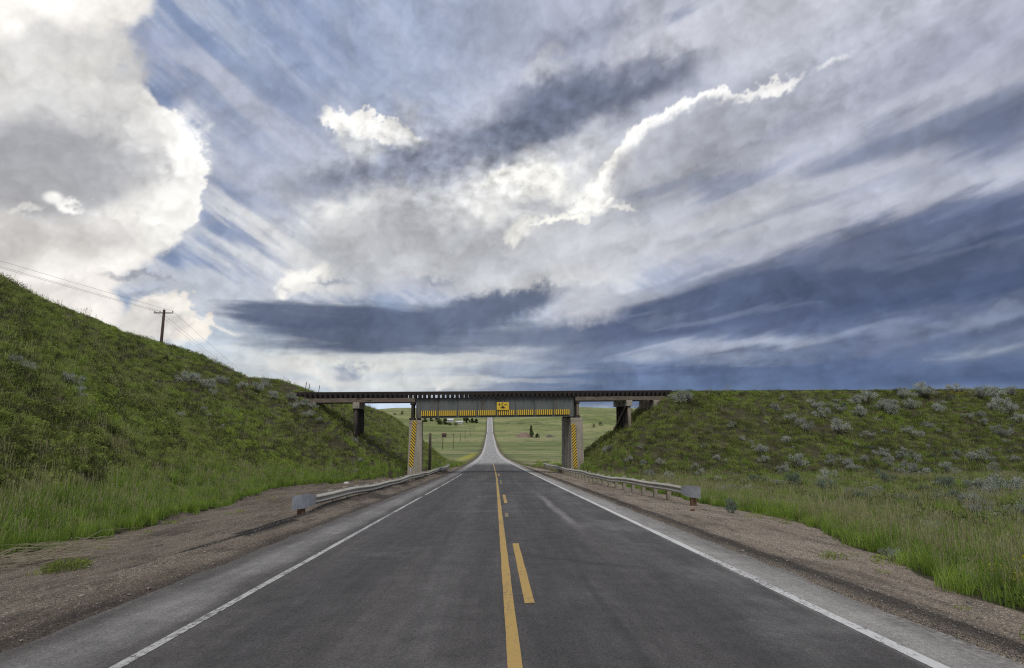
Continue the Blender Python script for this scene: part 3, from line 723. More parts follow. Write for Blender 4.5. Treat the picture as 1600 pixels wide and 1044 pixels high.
def gravel_mask(X, Y):
    a = X-road_x(Y); jit = fbm(X*.7, Y*.45, 71, 4)*.5
    el, er = edge_left(Y), edge_right(Y)
    far = sst(88, 105, Y)
    er = er*(1-far)+5.1*far; el = el*(1-far)+5.1*far
    g = np.where(a < 0, sst(.25, -.25, -a-el+jit), sst(.25, -.25, a-er+jit))
    return g*sst(900, 500, Y)
build_ground()

# ---------------------------------------------------------------- road and its markings
def strip(name, x0, x1, y0, y1, mat, lift, parent=None, dy=.6, nx=2, lat=False, jag=0, fade=None):
    n = max(2, int((y1-y0)/dy)+1); ys = np.linspace(y0, y1, n)
    if y1-y0 > 200: ys = np.concatenate([np.arange(y0, 120, dy), np.array(grow(120, dy, y1, 1.02))])
    ts = np.linspace(0, 1, nx); Yg, T = np.meshgrid(ys, ts, indexing='ij'); A = x0+(x1-x0)*T
    if jag:
        A[:, 0] += jag*fbm(ys*1.3, ys*0+3, 5, 5); A[:, -1] += jag*fbm(ys*1.3, ys*0+9, 6, 5)
    Xg = A+road_x(Yg); Zg = road_z(Yg)+lift+.035*sst(4.6, 0, np.abs(A))
    ny = len(ys); i = np.arange(ny-1)[:, None]*nx; j = np.arange(nx-1)[None, :]
    fs = np.stack([i+j, i+j+1, i+nx+j+1, i+nx+j], -1).reshape(-1, 4)
    o = grid_object(name, np.stack([Xg, Yg, Zg], -1).reshape(-1, 3), fs); o.data.materials.append(mat)
    if lat: o.data.attributes.new('lat', 'FLOAT', 'POINT').data.foreach_set('value', A.astype(np.float32).ravel())
    if parent: o.parent = parent
    return o
road = tag(strip('road', -4.62, 4.62, -8, 1500, M['asphalt'], 0, nx=33, lat=True, jag=.09, dy=.3), kind='structure')
PL = .005
strip('centre_line', .12, .245, -7, 118, M['yellow_paint'], PL, road, nx=3, jag=.006, dy=.3)
strip('edge_line', -3.32, -3.21, -7, 26.5, M['white_paint'], PL, road, nx=3, jag=.006, dy=.3)
strip('edge_line', -3.30, -3.19, 27.6, 58, M['white_paint'], PL, road, nx=3, jag=.006, dy=.3)
strip('edge_line', 3.775, 3.92, -7, 150, M['white_fresh'], PL, road, nx=3, jag=.012, dy=.3)
for k, y0 in enumerate((-6.2, 7.33, 22.4, 37.9, 52.5)):
    strip('dashed_line', .375, .50, y0, y0+(4.85 if k < 3 else 5.5), M['yellow_paint'] if k != 3 else M['yellow_faint'], PL, road, nx=2, jag=.005, dy=.3)
strip('dashed_line', .33, .43, 17.4, 18.6, M['yellow_faint'], PL, road, nx=2, jag=.01, dy=.3)
# the narrow bridge deck joint far down the road
strip('road_patch', -5.0, 5.0, 772, 796, M['black'], .02, road, nx=2, dy=2)

# ---------------------------------------------------------------- railway bridge
SL = .0118                       # the line climbs gently to the right
D0 = 4.76                        # top of the deck at the middle
BR = empty('railway_bridge', (0, 62.0, 0), math.atan(.1))
tag(BR, 'old railway bridge with a grey riveted girder on two concrete piers and timber approach spans', 'bridge')
GX = 8.30; YF = -1.80; YB = 1.80
for y0, name in ((YF, 'plate_girder'), (YB-.02, 'plate_girder')):
    g = MB(); zt, zb = D0-.72, D0-2.78
    g.box((-GX, y0, zb), (GX, y0+.02, zt))
    for z in (zt-.025, zb): g.box((-GX, y0-.19, z), (GX, y0+.21, z+.025))
    for z0, z1 in ((zt-.15, zt-.027), (zb+.027, zb+.15)): g.box((-GX, y0-.014, z0), (GX, y0-.002, z1))
    sx = [-GX+.06]+[-GX+.2+(2*GX-.4)*(k/8) for k in range(1, 8)]+[GX-.06]
    for k, x in enumerate(sx):
        w = .16 if k in (0, 8) else .11
        g.box((x-w/2, y0-.016, zb+.152), (x+w/2, y0-.004, zt-.152)); g.box((x-.008, y0-.13, zb+.03), (x+.008, y0-.017, zt-.03))
        for z in np.arange(zb+.22, zt-.2, .14):                     # rivets
            for s_ in (-1, 1): g.box((x+s_*.035*(w/.11)-.013, y0-.028, z-.013), (x+s_*.035*(w/.11)+.013, y0-.017, z+.013))
    for x in np.arange(-GX+.15, GX-.1, .16):
        g.box((x-.012, y0-.026, zt-.1), (x+.012, y0-.015, zt-.076)); g.box((x-.012, y0-.026, zb+.076), (x+.012, y0-.015, zb+.1))
    g.build(name, M['steel_paint'], BR, shear=SL)
g = MB()
for k in range(9):
    x = -GX+.3+(2*GX-.6)*k/8
    g.box((x-.06, YF+.03, D0-2.6), (x+.06, YB-.04, D0-2.4)); g.box((x-.05, YF+.03, D0-1.1), (x+.05, YB-.04, D0-.95))
    g.tube([(x, YF+.1, D0-2.4), (x, YB-.1, D0-1.1)], .05, 6); g.tube([(x, YF+.1, D0-1.1), (x, YB-.1, D0-2.4)], .05, 6)
g.build('cross_bracing', M['steel_paint'], BR, shear=SL)
# hazard boards along the girder foot: one per panel, black bars on yellow
edges = [-GX+.2+(2*GX-.4)*k/8 for k in range(9)]
for k in range(8):
    x0, x1 = edges[k]+.09+(.22 if k == 0 else 0), edges[k+1]-.09-(.2 if k == 7 else 0); zz = D0-2.57
    b = MB(); b.box((x0, YF-.175, zz), (x1, YF-.165, zz+.54), 0); n = int(round((x1-x0)/.205))
    for q in range(n):
        c = x0+(q+.5)*(x1-x0)/n+.02; b.box((c-.045, YF-.18, zz+.004), (c+.045, YF-.1755, zz+.536), 1)
    for s_ in (.15, .85): b.box((x0+(x1-x0)*s_-.03, YF-.164, zz+.1), (x0+(x1-x0)*s_+.03, YF-.02, zz+.44), 2)
    b.build('hazard_stripe_board', [M['yellow'], M['black'], M['steel_paint']], BR, shear=SL)
# deck: ties, guard timbers, rails
XL, XR = -20.4, 19.3
ties = np.arange(XL+.1, XR, .492)
tm = MB().box((-.125, -2.10, 0), (.125, 2.10, .46), bev=.012).build('bridge_tie', M['tie_timber'], BR)
tmeshes = [tm.data]
for q in range(3):
    s_ = MB().box((-.125-.006*q, -2.10-.02*q, .01*q), (.125, 2.10+.03*q, .46), bev=.012+.006*q).build('bridge_tie', M['tie_timber'], None, link_it=False); tmeshes.append(s_.data)
for k, x in enumerate(ties):
    o = tm if k == 0 else tm.copy()
    if k: link(o, BR); o.data = tmeshes[random.randrange(4)]
    o.location = (x+random.uniform(-.012, .012), random.uniform(-.05, .05), D0-.71+SL*x); o.rotation_euler = (0, 0, random.uniform(-.01, .01))
for y in (-1.95, 1.95):
    g = MB(); xs_ = np.arange(XL, XR, 4.9)
    for x in xs_: g.box((x+.01, y-.11, D0-.248), (min(x+4.9, XR)-.01, y+.11, D0-.06), bev=.012)
    g.build('guard_timber', M['tie_timber'], BR, shear=SL)
RAILP = [(-.07, 0), (.07, 0), (.07, .012), (.012, .03), (.01, .11), (.036, .125), (.036, .16), (-.036, .16), (-.036, .125), (-.01, .11), (-.012, .03), (-.07, .012)]
def rail(name, y, x0, x1, z, parent, step=6):
    xs_ = np.arange(x0, x1+.1, step); g = MB()
    g.prism(RAILP, [((x, y, z), (0, 1, 0), (0, 0, 1)) for x in xs_]); return g.build(name, M['rail_steel'], parent, shear=SL)
for y in (-.755, .755): rail('rail', y, XL, XR, D0-.245, BR, 2)
for y in (-.5, .5): rail('guard_rail', y, XL+3, XR-3, D0-.245, BR, 2)
# approach spans: timber stringers
for x0, x1 in ((XL+.2, -14.3), (-14.28, -8.42), (8.42, 14.3), (14.32, XR-.6)):
    for y in (-1.97, -1.5, 1.5, 1.97):
        MB().box((x0, y-.17, D0-1.13), (x1, y+.17, D0-.715), bev=.015).build('stringer', M['old_timber'], BR, shear=SL)
# piers
def pier(x0, x1, ztop, side):
    g = MB(); y0, y1 = -2.25, 2.25; zb = -4.9; fl = .08
    n = 10; prof = []
    for k in range(n+1):
        z = zb+(ztop-.35-zb)*k/n; e = fl*(1-k/n)
        prof.append([(x0-e, y0-e, z), (x1+e, y0-e, z), (x1+e, y1+e, z), (x0-e, y1+e, z)])
    vs = [p for r_ in prof for p in r_]; fs = [(3, 2, 1, 0)]
    for k in range(n):
        for j in range(4): fs.append((k*4+j, k*4+(j+1) % 4, k*4+4+(j+1) % 4, k*4+4+j))
    fs.append(tuple(n*4+j for j in range(4))); g.add(vs, fs)
    g.box((x0-.015, y0-.015, ztop-.348), (x1+.015, y1+.015, ztop), bev=.03)
    p = g.build('pier', M['concrete'], BR)
    xc = 8.05*side
    for y in (YF, YB-.02): b = MB(); b.box((xc-.22, y-.2, ztop), (xc+.22, y+.22, ztop+.1)); b.box((xc-.16, y-.14, ztop+.102), (xc+.16, y+.16, D0-2.785+SL*xc)); b.build('bearing', M['black'], p)
    # timber end frame that carries the approach stringers
    xe = 8.68*side; b = MB()
    b.box((xe-.30, -2.15, ztop), (xe+.22, 2.15, ztop+.26), bev=.02); b.box((xe-.24, -2.15, D0-1.40+SL*xe), (xe+.2, 2.15, D0-1.135+SL*xe), bev=.02)
    for y in (-1.95, -.7, .7, 1.95): b.box((xe-.13, y-.14, ztop+.262), (xe+.13, y+.14, D0-1.402+SL*xe), 1, bev=.02)
    b.build('end_frame', [M['dark_timber'], M['pale_timber'] if side > 0 else M['dark_timber']], BR)
pier(-8.95, -7.68, 1.66, -1); pier(7.86, 9.12, 1.93, 1)
# pile bents
for side, x in ((-1, -14.3), (1, 14.3)):
    zc = D0-1.14+SL*x; g = MB()
    zl = zc-.62
    bt = MB(); bt.box((x-.33, -2.35, zl), (x+.33, 2.35, zc), bev=.03)
    cap = bt.build('bent_cap', M['concrete'], BR)
    for k, y in enumerate((-2.05, -1.3, -.45, .45, 1.3, 2.05)):
        lean = (y/2.05)*.35 if abs(y) > 1.9 else 0; zg = -1.2
        MB().tube([(x+.02*k, y, zl), (x+.03*k-.01, y+lean*.5, zl-1.6), (x+.01, y+lean, zg-.6)], [.185, .19, .2], 12).build('pile', M['pale_timber'] if (k == 0 and side > 0) else M['dark_timber'], BR, smooth=True)
    b = MB(); a_, c_ = (x-.24*side*-1, -2.2, zl+.25), (x-.24*side*-1, 2.0, zl-2.4)
    sx_ = x-.26
    b.add([(sx_-.05, -2.2, zl+.35), (sx_-.05, -2.2, zl+.1), (sx_-.05, 2.3, zl-2.6), (sx_-.05, 2.3, zl-2.35), (sx_+.05, -2.2, zl+.35), (sx_+.05, -2.2, zl+.1), (sx_+.05, 2.3, zl-2.6), (sx_+.05, 2.3, zl-2.35)],
          [(0, 1, 2, 3), (7, 6, 5, 4), (0, 4, 5, 1), (1, 5, 6, 2), (2, 6, 7, 3), (3, 7, 4, 0)])
    
    b.build('sway_brace', M['pale_timber'] if side > 0 else M['dark_timber'], BR)
# abutments
for side, x0, x1 in ((-1, -19.6, -18.6), (1, 17.0, 18.8)):
    g = MB(); z = D0-1.14+SL*x0*1.0
    g.box((x0, -2.3, z-.95), (x1, 2.3, z+.0), bev=.04)
    if side > 0: g.box((x1+.003, -2.3, z-.95), (x1+.4, 2.3, z+.38))
    else: g.box((x0-.4, -2.3, z-.95), (x0-.003, 2.3, z+.38))
    g.build('abutment', M['concrete'] if side > 0 else M['dark_timber'], BR)

# ---------------------------------------------------------------- railway track on the banks
TR = tag(empty('railway_track', (0, 62.0, 0), math.atan(.1)), 'rusty railway track running along the top of the grassy embankment', 'railway track')
for a_, b_ in ((XR+.02, 230), (-75, XL-.02)):
    for y in (-.755, .755): rail('rail', y, a_, b_, D0-.245, TR, 8)
g = MB()
for x in np.concatenate([np.arange(XR+.4, 120, .55), np.arange(-60, XL-.3, .55)]):
    g.box((x-.11, -1.3, D0-.42), (x+.11, 1.3, D0-.25))
tag(g.build('track_tie', M['tie_timber'], TR, shear=SL), kind='stuff')
g = MB(); prof = [(-2.3, -.45), (-1.45, -.02), (1.45, -.02), (2.3, -.45)]
for a_, b_ in ((XR+.5, 230), (-75, XL-.5)):
    g.prism(prof, [((x, 0, D0-.33), (0, 1, 0), (0, 0, 1)) for x in np.arange(a_, b_, 4)])
g.build('ballast', weathered('ballast', (.10, .085, .07), (.22, .19, .16), 9, .95, bump=1), TR, shear=SL)

# ---------------------------------------------------------------- signs on the bridge
def text_mesh(body, size, depth=.004):
    c = bpy.data.curves.new('lettering', 'FONT'); c.body = body; c.size = size; c.extrude = depth; c.align_x = 'CENTER'; c.align_y = 'CENTER'; c.offset = .006
    o = bpy.data.objects.new('lettering', c); COL.objects.link(o)
    dg = bpy.context.evaluated_depsgraph_get(); me = bpy.data.meshes.new_from_object(o.evaluated_get(dg)); COL.objects.unlink(o); bpy.data.objects.remove(o)
    return me
sx0 = 1.02; T = tag(empty('clearance_sign', (sx0-.175, 62.0+.1*sx0-2.07, 3.14), math.atan(.1)), 'small yellow clearance sign fixed to the middle of the grey girder', 'road sign')
MB().box((-.64, -.008, -.40), (.64, .008, .40), bev=.004).build('sign_panel', M['yellow'], T)
for x in (-.4, .4): MB().box((x-.03, .009, -.35), (x+.03, .235, .35)).build('bracket', M['galv'], T)
me = text_mesh('4.7 m', .42); me.materials.append(M['black']); o = link(bpy.data.objects.new('lettering', me), T); o.location = (0, -.013, .15); o.rotation_euler = (R(90), 0, 0)
g = MB(); pr = [(-.34, -.15), (-.13, -.12), (-.05, .03), (.05, .03), (.13, -.12), (.34, -.15), (.12, -.25), (-.12, -.25)]
g.add([(x, -.013, z) for x, z in pr]+[(x, -.009, z) for x, z in pr], [tuple(range(8)), tuple(range(15, 7, -1))]+[(i, (i+1) % 8, 8+(i+1) % 8, 8+i) for i in range(8)])
g.build('symbol', M['black'], T)
def marker(name, top, bot, w, slant, label, post):
    t = Vector(top); b = Vector(bot); ax = (t-b); L = ax.length; ang = math.atan2(ax.x, ax.z)
    o = empty(name, b); o.rotation_euler = (0, ang, math.atan(.1)); tag(o, label, 'hazard marker', 'striped markers on the bridge piers')
    MB().box((-w/2, -.012, 0), (w/2, 0, L), bev=.003).build('marker_board', M['yellow'], o)
    g = MB(); p = .29; z = -w
    while z < L+w:
        pts = [(-w/2, z), (w/2, z+slant*w*1.0), (w/2, z+slant*w+p*.46), (-w/2, z+p*.46)]
        # clip to the board
        def clip(poly, lim, keep):
            out = []
            for i in range(len(poly)):
                a, c = poly[i-1], poly[i]
                ia, ic = keep(a[1]), keep(c[1])
                if ia != ic:
                    t_ = (lim-a[1])/(c[1]-a[1]); out.append((a[0]+(c[0]-a[0])*t_, lim))
                if ic: out.append(c)
            return out
        q = clip(pts, 0.005, lambda v: v >= .005)
        if q: q = clip(q, L-.005, lambda v: v <= L-.005)
        if len(q) > 2:
            n = len(q); g.add([(x, -.016, zz) for x, zz in q]+[(x, -.0125, zz) for x, zz in q], [tuple(range(n)), tuple(range(2*n-1, n-1, -1))]+[(i, (i+1) % n, n+(i+1) % n, n+i) for i in range(n)])
        z += p
    g.build('stripes', M['black'], o)
    if post: MB().box((-.04, .002, -.75), (.04, .05, .5)).build('post', M['white_wall'], o)
    else: MB().box((-.03, .001, .3), (.03, .05, L-.3)).build('bracket', M['galv'], o)
marker('hazard_marker', (-8.14, 58.90, 1.62), (-8.42, 58.82, -2.95), .42, -1, 'leaning black and yellow striped marker board in front of the left concrete pier', True)
marker('hazard_marker', (8.27, 60.45, 1.32), (8.44, 60.45, -3.25), .43, 1, 'black and yellow striped marker board on the face of the right concrete pier', False)

# ---------------------------------------------------------------- guardrails
WB = [(0, .0), (.022, .02), (.062, .05), (.078, .078), (.062, .105), (.022, .135), (0, .155), (.022, .175), (.062, .205), (.078, .232), (.062, .26), (.022, .29), (0, .31)]
def guardrail(pts, side, label, lo):
    """side +1: the rail's face looks towards +X (left rail), -1 towards -X"""
    root = tag(empty('guardrail', (pts[0][0], pts[0][1], float(ground_z(pts[0][0], pts[0][1])))), label, 'guardrail', 'guardrails beside the road')
    org = root.location
    P = np.array(pts, float); seg = np.concatenate([[0], np.cumsum(np.hypot(*np.diff(P, axis=0).T))]); L = seg[-1]
    s = np.arange(0, L, 1.0); x = np.interp(s, seg, P[:, 0]); y = np.interp(s, seg, P[:, 1])
    for _ in range(3): x[1:-1] = (x[:-2]+x[1:-1]*2+x[2:])/4
    zr = road_z(y)+lo+.035*np.sin(y*.31+side)+.02*np.sin(y*.83)
    tx = np.gradient(x); ty = np.gradient(y); nn = np.hypot(tx, ty); sxv, syv = ty/nn*side, -tx/nn*side
    path = [((x[i]-org.x, y[i]-org.y, zr[i]-.31-org.z), (sxv[i], syv[i], 0), (0, 0, 1)) for i in range(len(s))]
    prof = WB+[(a-.006, b) for a, b in WB[::-1]]
    MB().prism(prof, path).build('rail_beam', M['rail_cream'], root, smooth=False)
    # posts and blocks
    for k in range(1, int(L/1.9)):
        q = k*1.9+.6; xi = np.interp(q, s, x); yi = np.interp(q, s, y); zi = np.interp(q, s, zr); sx_ = np.interp(q, s, sxv); sy_ = np.interp(q, s, syv)
        gz = float(ground_z(xi-sx_*.2, yi)); ang = math.atan2(-sx_, sy_) if False else math.atan2(sy_, sx_)
        g = MB(); g.box((-.27, -.09, gz-.35), (-.09, .09, zi+.03+random.uniform(-.02, .03)), bev=.01); g.box((-.088, -.07, zi-.30), (-.006, .07, zi-.02))
        p = g.build('post', M['post_wood'], root); p.location = (xi-org.x, yi-org.y, -org.z); p.rotation_euler = (0, 0, ang)
    # flared end wing at the near end (sheet curls away from the road)
    for end, idx in ((1, 0), (0, -1)):
        d = Vector((tx[idx], ty[idx], 0)).normalized()*(-1 if end else 1); sd_ = Vector((sxv[idx], syv[idx], 0))
        p0 = Vector((x[idx], y[idx], zr[idx]-.31))-org
        n = 9; out = []; th = 0; q = p0-d*.25+sd_*.085
        for k in range(n):
            t = k/(n-1); q2 = q+d*(1.0*t)-sd_*(.42*t**2.2)
            h0, h1 = -.05*sst(.15, .5, t), .31+.09*float(sst(.15, .5, t))
            ss = (sd_+d*.9*t).normalized()
            prof2 = [(0, float(h0)), (0, float(h1)), (-.006, float(h1)), (-.006, float(h0))]
            out.append((q2, ss, (0, 0, 1)))
            if k == 0: plist = []
            plist.append([q2+ss*a+Vector((0, 0, b)) for a, b in prof2])
        g = MB(); vs = [tuple(v) for r_ in plist for v in r_]; fs = [(3, 2, 1, 0)]
        for k in range(n-1):
            for j in range(4): fs.append((k*4+j, k*4+(j+1) % 4, k*4+4+(j+1) % 4, k*4+4+j))
        fs.append(tuple((n-1)*4+j for j in range(4))); g.add(vs, fs); g.build('end_wing', M['galv'], root)
        xi, yi = x[idx], y[idx]; gz = float(ground_z(xi, yi)); g = MB(); g.box((-.30, -.10, gz-.4), (-.09, .10, zr[idx]-.12), bev=.012)
        p = g.build('post', M['post_brown'], root); q3 = d*.3; p.location = (xi-org.x+q3.x, yi-org.y+q3.y, -org.z); p.rotation_euler = (0, 0, math.atan2(syv[idx], sxv[idx]))
    return root
guardrail([(-6.12, 19.8), (-6.0, 21.5), (-5.9, 26), (-5.8, 34), (-5.75, 45), (-5.9, 60), (-6.1, 74), (-6.5, 84)], 1, 'pale steel guardrail on wooden posts along the left gravel shoulder', .50)
guardrail([(7.62, 23.2), (7.55, 25), (7.35, 30), (7.1, 38), (7.15, 50), (7.3, 62), (7.45, 76), (7.6, 90)], -1, 'pale steel guardrail on wooden posts along the right gravel shoulder', .57)

# ---------------------------------------------------------------- poles, posts, wires
def utility_pole(x, y, top, label, group, r=.16, arm=3.0, gz=None, rz=0):
    gz = float(ground_z(x, y)) if gz is None else gz
    h = top-gz; o = tag(empty('utility_pole', (x, y, gz), rz), label, 'utility pole', group)
    MB().tube([(0, 0, -1), (0, 0, h*.5), (0, 0, h)], [r*1.15, r, r*.78], 10).build('pole', M['pole_wood'], o, smooth=True)
    a = MB().box((-arm/2, -.16, h-.62), (arm/2, -.045, h-.47)).build('crossarm', M['pole_wood'], o)
    for q in (-arm/2+.12, -arm*.19, arm/2-.12):
        g = MB(); g.tube([(q, -.1, h-.47), (q, -.1, h-.33)], .02, 6); g.tube([(q, -.1, h-.36), (q, -.1, h-.31), (q, -.1, h-.2)], [.07, .085, .04], 8); g.build('insulator', M['glass_ins'], a, smooth=True)
    return o, h
PX, PY_, PT = -52.3, 90.0, 18.9
utility_pole(PX, PY_, PT, 'lone dark wooden utility pole with a crossarm behind the left grassy hill', 'utility poles', r=.24, arm=3.0)
WA = Vector((-75.5, 22.0, 24.6)); WC = Vector((-78, 210, 7.5))
utility_pole(WA.x, WA.y, WA.z, 'wooden utility pole further up the left hill', 'utility poles')
utility_pole(WC.x, WC.y, WC.z, 'wooden utility pole down behind the left hill', 'utility poles')
W_ = tag(empty('power_line', (PX, PY_, PT)), 'three thin power line wires sloping over the left hill to the utility pole', 'power line')
for q, dz in ((-1.38, -.25), (-.57, -.3), (1.38, -.22)):
    for e, sg in ((WA, 1.1), (WC, 2.6)):
        pts = []
        for k in range(25):
            t = k/24; p = Vector((PX+q, PY_-.1, PT+dz)).lerp(Vector((e.x+q, e.y-.1, e.z+dz)), t); p.z -= sg*4*t*(1-t)*.25
            pts.append(p-Vector((PX, PY_, PT)))
        MB().tube(pts, .014, 5).build('wire', M['wire'], W_)
# line of poles down in the valley
vx = []
for k, (px_, Yd, hh) in enumerate(((693.5, 372, 7.4), (709.6, 372, 9.6), (720.4, 520, 7.5), (727.6, 600, 9.5), (735.5, 690, 9), (741, 780, 9))):
    X_ = -(773-px_)*Yd/889; z_ = float(ground_z(X_, Yd)); o, h = utility_pole(X_, Yd, z_+hh, ['nearest and leftmost', 'second', 'third', 'fourth', 'fifth', 'farthest'][k]+' of the thin poles standing in the green valley left of the road', 'poles in the valley', r=.17, arm=1.6)
    vx.append((X_, Yd, z_+hh-.5))
o = tag(empty('power_line', vx[0]), 'faint wire strung between the thin poles in the valley', 'power line')
pts = []
for i in range(len(vx)-1):
    for k in range(8):
        t = k/8; p = Vector(vx[i]).lerp(Vector(vx[i+1]), t); p.z -= 4*t*(1-t)*1.0; pts.append(p-Vector(vx[0]))
MB().tube(pts, .04, 4).build('wire', M['wire'], o)
# weathered post behind the left pier
gz = float(ground_z(-7.32, 66)); g = MB().tube([(0, 0, -.4), (.01, 0, 2.2), (-.02, 0, 4.35), (-.02, 0, 4.45)], [.17, .16, .15, .08], 10)
o = g.build('wooden_post', M['pale_timber'], smooth=True); o.location = (-7.32, 66, gz); tag(o, 'thick weathered grey wooden post standing behind the left concrete pier', 'post')
for k, (x, y, h, l) in enumerate(((-20.35, 61.6, 1.15, .22), (-20.0, 61.8, 1.0, .15), (-19.05, 62.0, .85, .2))):
    gz = float(ground_z(x, y)); t0_ = max(gz, 3.9)
    o = MB().tube([(0, 0, -.3), (l*.5, 0, (h+4.55-gz)*.5), (l, 0, h+4.55-gz)], .035, 6).build('leaning_stake', M['pole_wood']); o.location = (x, y, gz)
    tag(o, ['leftmost and tallest leaning stake by the left end of the bridge deck', 'middle leaning stake by the left end of the bridge deck', 'rightmost leaning stake at the left end of the bridge deck'][k], 'stake', 'stakes at the bridge end')

# ---------------------------------------------------------------- farmstead and other far things
def house(name, x, y, w, d, h, rh, label, wall, roof, rz=0, group=None):
    gz = float(ground_z(x, y)); o = tag(empty(name, (x, y, gz), rz), label, 'farm building', group)
    wl = MB().box((-w/2, -d/2, -2), (w/2, d/2, h)).add([(-w/2, -d/2, h), (-w/2, d/2, h), (-w/2, 0, h+rh-.05), (w/2, -d/2, h), (w/2, d/2, h), (w/2, 0, h+rh-.05)], [(0, 1, 2), (3, 5, 4)]).build('wall', wall, o)
    rf = MB(); e = .5
    for s in (-1, 1):
        rf.add([(-w/2-e, s*(d/2+e), h-.3), (w/2+e, s*(d/2+e), h-.3), (w/2+e, 0, h+rh), (-w/2-e, 0, h+rh), (-w/2-e, s*(d/2+e), h-.1), (w/2+e, s*(d/2+e), h-.1), (w/2+e, 0, h+rh+.2), (-w/2-e, 0, h+rh+.2)],
               [(0, 1, 2, 3), (4, 5, 6, 7), (0, 4, 5, 1), (0, 3, 7, 4), (1, 5, 6, 2), (2, 6, 7, 3)])
    rf.build('roof', roof, o)
    n = max(1, int(w/5))
    for k in range(n):
        xx = -w/2+(k+.5)*w/n; MB().box((xx-.6, -d/2-.06, h*.35), (xx+.6, -d/2-.01, h*.8)).build('window', M['window_dark'], o)
    return o
house('farmhouse', -76, 985, 10.5, 8, 3.6, 2.2, 'pale farmhouse among dark trees seen just under the girder left of the road', M['white_wall'], M['roof_metal'], .1, 'farm buildings beyond the bridge')
house('barn', -57, 970, 7, 6, 2.8, 1.5, 'white farm barn right of the farmhouse and nearest the road', M['white_wall'], M['roof_metal'], -.1, 'farm buildings beyond the bridge')
house('shed', -63.5, 975, 3.4, 4, 2.4, 1, 'small white shed between the farmhouse and the barn', M['white_wall'], M['roof_metal'], 0, 'farm buildings beyond the bridge')
house('dark_shed', -57, 655, 4.4, 4, 3, 1.4, 'small dark brown shed alone in the green field left of the road', M['dark_wall'], M['dark_wall'], .2)

# mounds of earth beyond the bridge
def mound(name, x, y, rx, ry, h, mat, label, cat, seed):
    n, m_ = 14, 40; g = MB(); vs = []
    for i in range(n+1):
        t = i/n
        for j in range(m_):
            w = 2*math.pi*j/m_; rr = t*(1+.12*math.sin(3*w+seed)+.08*math.sin(5*w+2*seed)); X_, Y_ = x+rx*rr*math.cos(w), y+ry*rr*math.sin(w)
            vs.append((X_-x, Y_-y, float(ground_z(X_, Y_))-float(ground_z(x, y))+h*(1-t*t)**1.3*(1+.18*math.sin(X_*.9+seed)*t)-.25*t))
    fs = []
    for i in range(n):
        for j in range(m_): j2 = (j+1) % m_; fs.append((i*m_+j, i*m_+j2, (i+1)*m_+j2, (i+1)*m_+j))
    g.add(vs, fs); o = g.build(name, mat, smooth=True); o.location = (x, y, float(ground_z(x, y))); return tag(o, label, cat)
M['earth'] = weathered('bare_earth', (.15, .105, .085), (.21, .155, .125), .4, .95, bump=1)
M['scree'] = weathered('dark_scree', (.06, .06, .055), (.12, .115, .10), .5, .95, bump=1)
mound('dirt_mound', 33.0, 648, 11.5, 8, 5.6, M['earth'], 'bare brown dirt mound in the green field right of the far road', 'dirt mound', 1.3)
mound('rock_heap', 62.5, 655, 6, 4, 3.0, M['scree'], 'low dark heap in the field right of the brown dirt mound', 'rock heap', 2.1)
# ---------------------------------------------------------------- foliage materials
def leaf_material(name, dark, light, alt, altpos=(.5, .7), patch=.16, trans=.35, rough=.75, altcol2=None):
    m, t, b = new_mat(name)
    oi = t.node('ShaderNodeObjectInfo'); pos = t.node('ShaderNodeNewGeometry').outputs['Position']
    n = t.noise(pos, patch, 5, .6); n2 = t.noise(pos, 1.4, 4, .6); rd = oi.outputs['Random']
    f = t.math('ADD', t.math('MULTIPLY', rd, .55), t.math('MULTIPLY', t.rng(n2, .3, .7), .45))
    col = t.mix(f, dark, light)
    col = t.mix(t.math('MULTIPLY', t.rng(n, *altpos), .85), col, alt)
    if altcol2: col = t.mix(t.math('MULTIPLY', t.rng(t.noise(pos, patch*2.7, 4, .6), .56, .68), .7), col, altcol2)
    t.n.remove(b); d = t.node('ShaderNodeBsdfDiffuse'); tr = t.node('ShaderNodeBsdfTranslucent'); mx = t.node('ShaderNodeMixShader'); mx.inputs[0].default_value = trans
    t.put(d.inputs['Color'], col); t.put(tr.inputs['Color'], col); t.l.new(d.outputs[0], mx.inputs[1]); t.l.new(tr.outputs[0], mx.inputs[2])
    t.l.new(mx.outputs[0], t.n['Material Output'].inputs[0])
    return m
M['grass'] = leaf_material('meadow_grass', (.105, .138, .036), (.46, .54, .16), (.32, .44, .09), (.45, .62), altcol2=(.23, .225, .10))
M['lush'] = leaf_material('lush_grass', (.120, .200, .036), (.34, .47, .095), (.25, .38, .06))
M['seed'] = leaf_material('seeding_grass', (.26, .25, .13), (.46, .43, .25), (.33, .34, .15))
M['forb'] = leaf_material('leafy_weeds', (.110, .148, .040), (.34, .40, .105), (.36, .45, .08))
M['dark_forb'] = leaf_material('dark_weeds', (.050, .058, .028), (.125, .128, .064), (.095, .105, .045))
M['flower'] = leaf_material('yellow_flowers', (.42, .40, .03), (.60, .55, .05), (.5, .5, .05))
M['sage'] = leaf_material('sagebrush_leaves', (.24, .26, .22), (.52, .55, .48), (.37, .40, .345), trans=.2)
M['sage_green'] = leaf_material('green_sagebrush_leaves', (.12, .155, .11), (.23, .28, .21), (.19, .235, .17), trans=.2)
M['twig'] = weathered('twigs', (.07, .055, .045), (.14, .115, .09), 5, .95)
M['straw'] = weathered('dry_straw', (.22, .19, .13), (.38, .33, .24), 6, .9)
M['crown'] = leaf_material('tree_leaves', (.022, .040, .020), (.055, .085, .036), (.04, .06, .028), trans=.25)
M['crown_light'] = leaf_material('light_tree_leaves', (.045, .070, .028), (.095, .13, .05), (.07, .1, .04), trans=.25)

